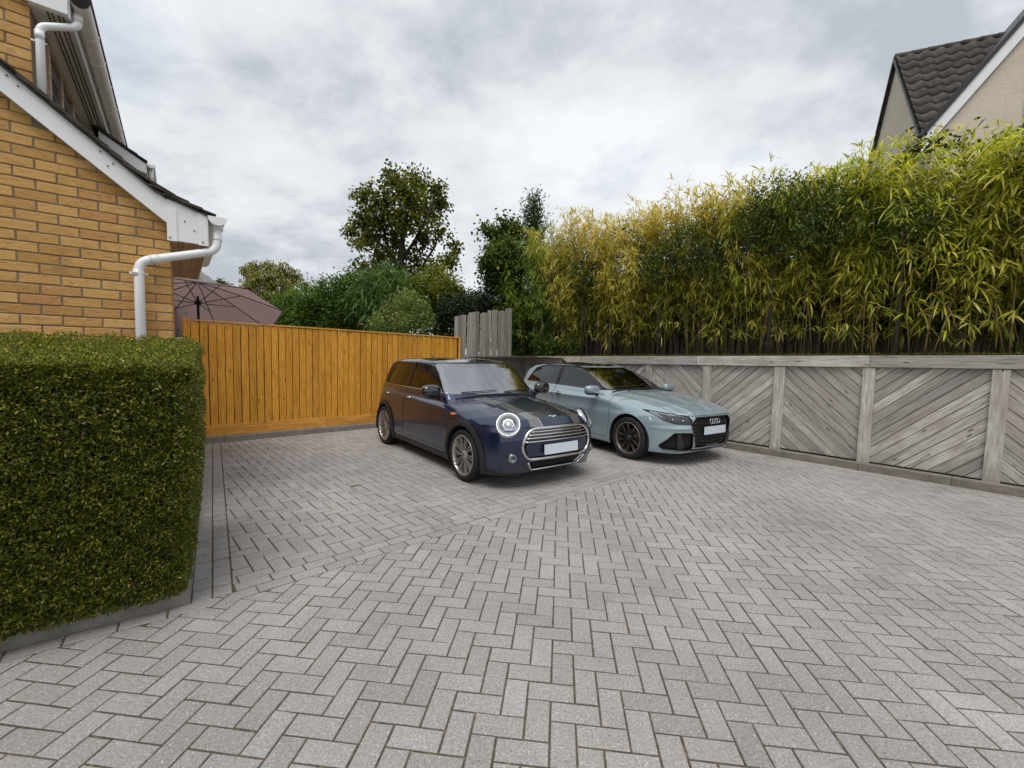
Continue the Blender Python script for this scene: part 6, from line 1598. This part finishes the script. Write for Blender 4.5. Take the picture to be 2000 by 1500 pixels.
# near-black growth added behind the bamboo for shaded depth, in front of the dark palings
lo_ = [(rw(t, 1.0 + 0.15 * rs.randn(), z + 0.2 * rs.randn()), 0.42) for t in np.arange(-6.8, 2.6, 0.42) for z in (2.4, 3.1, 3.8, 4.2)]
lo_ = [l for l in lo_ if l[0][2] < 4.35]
leafy('shade_ivy', 'long near-black ivy filler added to give shaded depth behind the bamboo', 'ivy', lo_, 30000, [(0.012, 0.022, 0.006), (0.022, 0.038, 0.009), (0.035, 0.055, 0.012)], [0.5, 0.35, 0.15], 0.07, 0.6, 'leaf')

# low growth and dead leaves on the edge of the bed
n = 9000; tt = rs.uniform(-7.0, 3.4, n); yy = 0.06 + np.abs(rs.randn(n)) * 0.10
P = RW0[None] + RWx[None] * tt[:, None] + RWy[None] * yy[:, None]; P[:, 2] = 1.575 + 0.02 * tt + 0.012
D = unit(np.c_[rs.randn(n, 2) * 0.6, np.abs(rs.randn(n)) * 0.7 + 0.15]); col = palette(rs, n, [(0.06, 0.085, 0.012), (0.13, 0.15, 0.02), (0.28, 0.22, 0.05), (0.22, 0.12, 0.05)], [0.35, 0.3, 0.2, 0.15])
V, F, C = leaf_mesh(P, D, np.tile([0, 0, 1.0], (n, 1)) + rs.randn(n, 3) * 0.3, rs.uniform(0.03, 0.10, n), 0.007, col, 0.4, 2)
tag(mk('bed_edge_growth', V, F, M['leaf'], None, True, cols=C), 'low grass and dead bamboo leaves along the top edge of the wall', 'ground cover', kind='stuff')
lf = [(rw(-6.6, 0.25, 1.75), 0.22), (rw(-6.1, 0.15, 1.7), 0.18), (rw(-5.5, 0.2, 1.7), 0.16), (at(935, 672, 10.6), 0.16), (at(960, 640, 10.9), 0.14)]
leafy('bramble', 'low green bramble at the foot of the short grey paling fence', 'bramble', lf, 2600, [(0.05, 0.09, 0.015), (0.09, 0.14, 0.025), (0.14, 0.19, 0.04)], [0.4, 0.4, 0.2], 0.06, 0.55)
lf = [(rw(-4.5, 0.15, 1.72), 0.2), (rw(-3.9, 0.12, 1.7), 0.17)]
lf = lob([(1003, 600, 26), (1010, 640, 26), (990, 660, 22), (1020, 670, 20), (1000, 560, 22), (985, 625, 18)], 12.6, 0.5)
leafy('evergreen_shrub', 'dark shrub filling the corner between the grey palings and the bamboo', 'shrub', lf, 13000, DK, DKw, 0.075, 0.6, 'leaf', 'dark shrubs among the bamboo')
leafy('bramble', 'low green bramble at the wall edge above the roof of the pale car', 'bramble', lf, 1500, [(0.05, 0.09, 0.015), (0.09, 0.14, 0.025), (0.14, 0.19, 0.04)], [0.4, 0.4, 0.2], 0.06, 0.55)

# ---------------------------------------------------------------- trees and shrubs beyond the fences
SY = [(0.055, 0.07, 0.012), (0.105, 0.12, 0.018), (0.19, 0.195, 0.028), (0.28, 0.27, 0.045)]
Ls_ = [(762, 340, 17), (775, 360, 22), (812, 358, 27), (800, 385, 30), (745, 392, 30), (712, 380, 18), (695, 378, 10), (852, 372, 20), (862, 398, 16), (832, 412, 30), (788, 425, 34), (742, 430, 32), (705, 425, 22), (686, 448, 18), (722, 462, 26), (858, 452, 20), (828, 462, 26), (770, 470, 28), (700, 478, 16), (745, 505, 24), (708, 522, 18), (692, 540, 12), (815, 505, 24), (780, 520, 22), (888, 482, 15), (878, 510, 18), (848, 530, 22), (730, 540, 22), (770, 560, 30), (820, 550, 28)]
tb = at(785, 640, 22); trk = [([tb, at(787, 560, 22), at(783, 500, 22), at(790, 440, 22), at(800, 380, 22)], [0.24, 0.19, 0.15, 0.10, 0.04], 'trunk')]
for a in (((785, 540), (755, 480), (745, 420), (770, 350)), ((785, 530), (765, 500), (725, 460), (700, 430)), ((784, 510), (810, 470), (835, 420), (850, 380)), ((786, 560), (825, 520), (850, 480), (858, 450)), ((785, 570), (750, 540), (715, 530)), ((787, 470), (775, 430), (762, 345)), ((820, 560), (860, 520), (888, 485)), ((788, 460), (812, 410), (815, 365))):
    trk.append(([at(x, y, 22 + 0.6 * rs.randn() * (k > 0)) for k, (x, y) in enumerate(a)], list(np.linspace(0.10, 0.02, len(a))), 'limb'))
leafy('sycamore_tree', 'tall loose crowned dark olive tree rising above the garden shrubs', 'tree', lob(Ls_, 22, 3.0), 15000, SY, [0.3, 0.35, 0.25, 0.1], 0.145, 0.85, 'leaf', None, ((tb[0], tb[1], 0), trk), shell=0.95, depthk=1.2, up=0.1)
Lb = [(478, 528, 10), (498, 522, 14), (525, 520, 13), (552, 528, 16), (575, 540, 14), (596, 556, 7), (500, 545, 17), (530, 545, 18), (560, 560, 17), (485, 562, 15), (515, 572, 19), (545, 585, 18), (470, 575, 8), (575, 575, 10)]
tb = at(545, 640, 35); trk = [([tb, at(542, 590, 35), at(535, 555, 35), at(528, 530, 35)], [0.25, 0.2, 0.12, 0.05], 'trunk')] + [([at(542, 590, 35), at(*q, 35)], [0.1, 0.03], 'limb') for q in ((560, 550), (575, 545), (505, 540), (490, 560))]
leafy('birch_tree', 'distant olive yellow tree with thin drooping crown right of the parasol', 'tree', lob(Lb, 35, 3.0), 9000, [(0.12, 0.125, 0.03), (0.20, 0.20, 0.045), (0.30, 0.28, 0.07), (0.40, 0.35, 0.10)], [0.3, 0.35, 0.25, 0.1], 0.15, 0.6, 'leaf', None, ((tb[0], tb[1], 0), trk), shell=0.95, droop=0.5, up=-0.5)
leafy('birch_tree', 'small distant leafy treetop between the eaves and the parasol', 'tree', lob([(432, 556, 9), (447, 562, 8), (420, 565, 9)], 33, 1.0), 1200, [(0.06, 0.07, 0.014), (0.12, 0.12, 0.02)], None, 0.14, 0.6, shell=0.95)
GR = [(0.04, 0.08, 0.014), (0.07, 0.14, 0.02), (0.12, 0.20, 0.032), (0.18, 0.28, 0.05)]
GRw = [0.3, 0.35, 0.25, 0.1]
def shrub(label, L, Y, n, cols, wts, Ls__, wr, name='garden_shrub', mat='leaf', **k):
    lo_ = lob(L, Y, 1.2); b = lo_[0][0]
    return leafy(name, label, 'shrub', lo_, n, cols, wts, Ls__, wr, mat, 'shrubs in the garden beyond the fence', ((b[0], b[1], 0), [([np.array([b[0], b[1], 0]), b], [0.05, 0.02], 'stem')]), shell=0.6, **k)
shrub('bright green laurel hedge just right of the parasol tip', [(520, 618, 22), (548, 606, 26), (578, 596, 28), (605, 586, 30), (560, 632, 26), (600, 625, 32)], 15.5, 9000, [(0.07, 0.14, 0.016), (0.12, 0.20, 0.027), (0.19, 0.28, 0.045), (0.04, 0.09, 0.012)], None, 0.10, 0.45)
shrub('dark green rounded shrub left of the spiky palm, below the tall tree', [(645, 570, 30), (680, 562, 30), (630, 605, 34), (675, 605, 40), (655, 640, 30), (715, 562, 28), (720, 620, 40)], 15.0, 13000, GR, GRw, 0.10, 0.5)
shrub('spiky long leaved green palm in the middle of the garden', [(735, 560, 34), (765, 550, 30), (745, 600, 40), (705, 585, 26), (790, 575, 30)], 14.2, 6500, GR, GRw, 0.34, 0.07, 'cabbage_palm', 'glossleaf', droop=0.5, segs=3, shape='lance')
shrub('olive yellow bush at the foot of the tall tree, on its right', [(850, 545, 26), (875, 560, 24), (835, 580, 30), (895, 578, 18), (860, 600, 30), (815, 560, 22)], 15.0, 9500, [(0.08, 0.11, 0.015), (0.14, 0.17, 0.02), (0.22, 0.25, 0.035), (0.30, 0.29, 0.05)], None, 0.10, 0.5)
shrub('broad mid green bank of foliage at the back of the garden', [(x_, 640 - 12 * math.sin((x_ - 500) / 60.0), 44) for x_ in range(560, 960, 36)] + [(x_, 600, 36) for x_ in range(640, 920, 34)], 17.5, 22000, GR, GRw, 0.13, 0.5, 'garden_hedge')
rose = shrub('pale green rose bush with a few pink blooms behind the orange fence', [(775, 605, 26), (800, 590, 24), (815, 610, 26), (755, 622, 22), (790, 632, 24), (735, 632, 16), (828, 628, 20)], 12.6, 9000, [(0.10, 0.15, 0.04), (0.17, 0.24, 0.07), (0.27, 0.34, 0.12), (0.40, 0.40, 0.15)], [0.3, 0.35, 0.25, 0.1], 0.06, 0.5, 'rose_bush', up=0.5)
M['petal'] = plain('pink_petal', (0.55, 0.25, 0.25), 0.6, var=0.1)
for px, py in ((752, 618), (776, 632), (703, 634), (770, 612), (748, 607)):
    p = at(px, py, 12.0); f_ = MB()
    for k in range(9):
        a = k * 2.4; r = 0.015 + 0.004 * k; f_.add([(0, 0, 0), (r * 2 * math.cos(a), r * 2 * math.sin(a), 0.02), (r * 2 * math.cos(a + 0.9), r * 2 * math.sin(a + 0.9), 0.03)], [(0, 1, 2)])
    mm_ = f_.build('flower', M['petal'], rose, M=Matrix.Translation(Vector(tuple(p)) - rose.location))
shrub('very dark holly like shrub behind the short grey paling fence', [(880, 605, 24), (905, 600, 26), (932, 592, 24), (955, 585, 22), (900, 632, 26), (945, 620, 30), (970, 610, 22), (865, 632, 18), (925, 640, 26)], 12.8, 14000, [(0.010, 0.018, 0.007), (0.018, 0.03, 0.010), (0.032, 0.05, 0.018), (0.06, 0.08, 0.035)], [0.4, 0.3, 0.2, 0.1], 0.075, 0.4, 'holly_shrub', 'glossleaf')
# leafy conifer and maple at the left end of the bamboo
lo_ = lob([(1042, 388, 11), (1044, 404, 15), (1040, 424, 19), (1046, 448, 24), (1035, 475, 28), (1050, 505, 30), (1060, 540, 34)], 13.2, 0.5)
b = at(1045, 690, 13.2)
leafy('cypress_tree', 'narrow pointed green cypress behind the left end of the bamboo', 'tree', lo_, 7500, [(0.03, 0.05, 0.012), (0.05, 0.085, 0.02), (0.08, 0.12, 0.03), (0.12, 0.16, 0.04)], GRw, 0.10, 0.3, 'leaf', None, ((b[0], b[1], 1.5), [([b, at(1043, 392, 13.2)], [0.08, 0.02], 'trunk')]), shell=0.8, up=0.6)
lo_ = lob([(948, 448, 9), (960, 452, 10), (985, 440, 14), (975, 465, 17), (1000, 450, 18), (990, 490, 26), (962, 505, 18), (950, 520, 14), (980, 530, 28), (965, 550, 20), (1010, 520, 24), (990, 570, 26), (958, 490, 12)], 12.4, 0.8)
b = at(985, 690, 12.4)
leafy('maple_tree', 'ragged green broadleaf tree at the left end of the bamboo above the grey palings', 'tree', lo_, 8500, [(0.04, 0.065, 0.011), (0.075, 0.115, 0.02), (0.13, 0.18, 0.03), (0.20, 0.24, 0.045)], GRw, 0.09, 0.75, 'leaf', None, ((b[0], b[1], 1.4), [([b, at(982, 560, 12.4), at(985, 450, 12.4)], [0.06, 0.04, 0.015], 'trunk'), ([at(982, 560, 12.4), at(955, 500, 12.2)], [0.03, 0.01], 'limb')]), shell=0.9)
# fern between the house and the fence
lo_ = [(np.array([-5.15, 6.75, 1.55]), 0.20), (np.array([-5.0, 6.9, 1.35]), 0.22)]
leafy('fern', 'small dark fern in the gap between house and orange fence', 'fern', lo_, 500, GR, GRw, 0.10, 0.12, shape='lance', segs=3, droop=0.5)
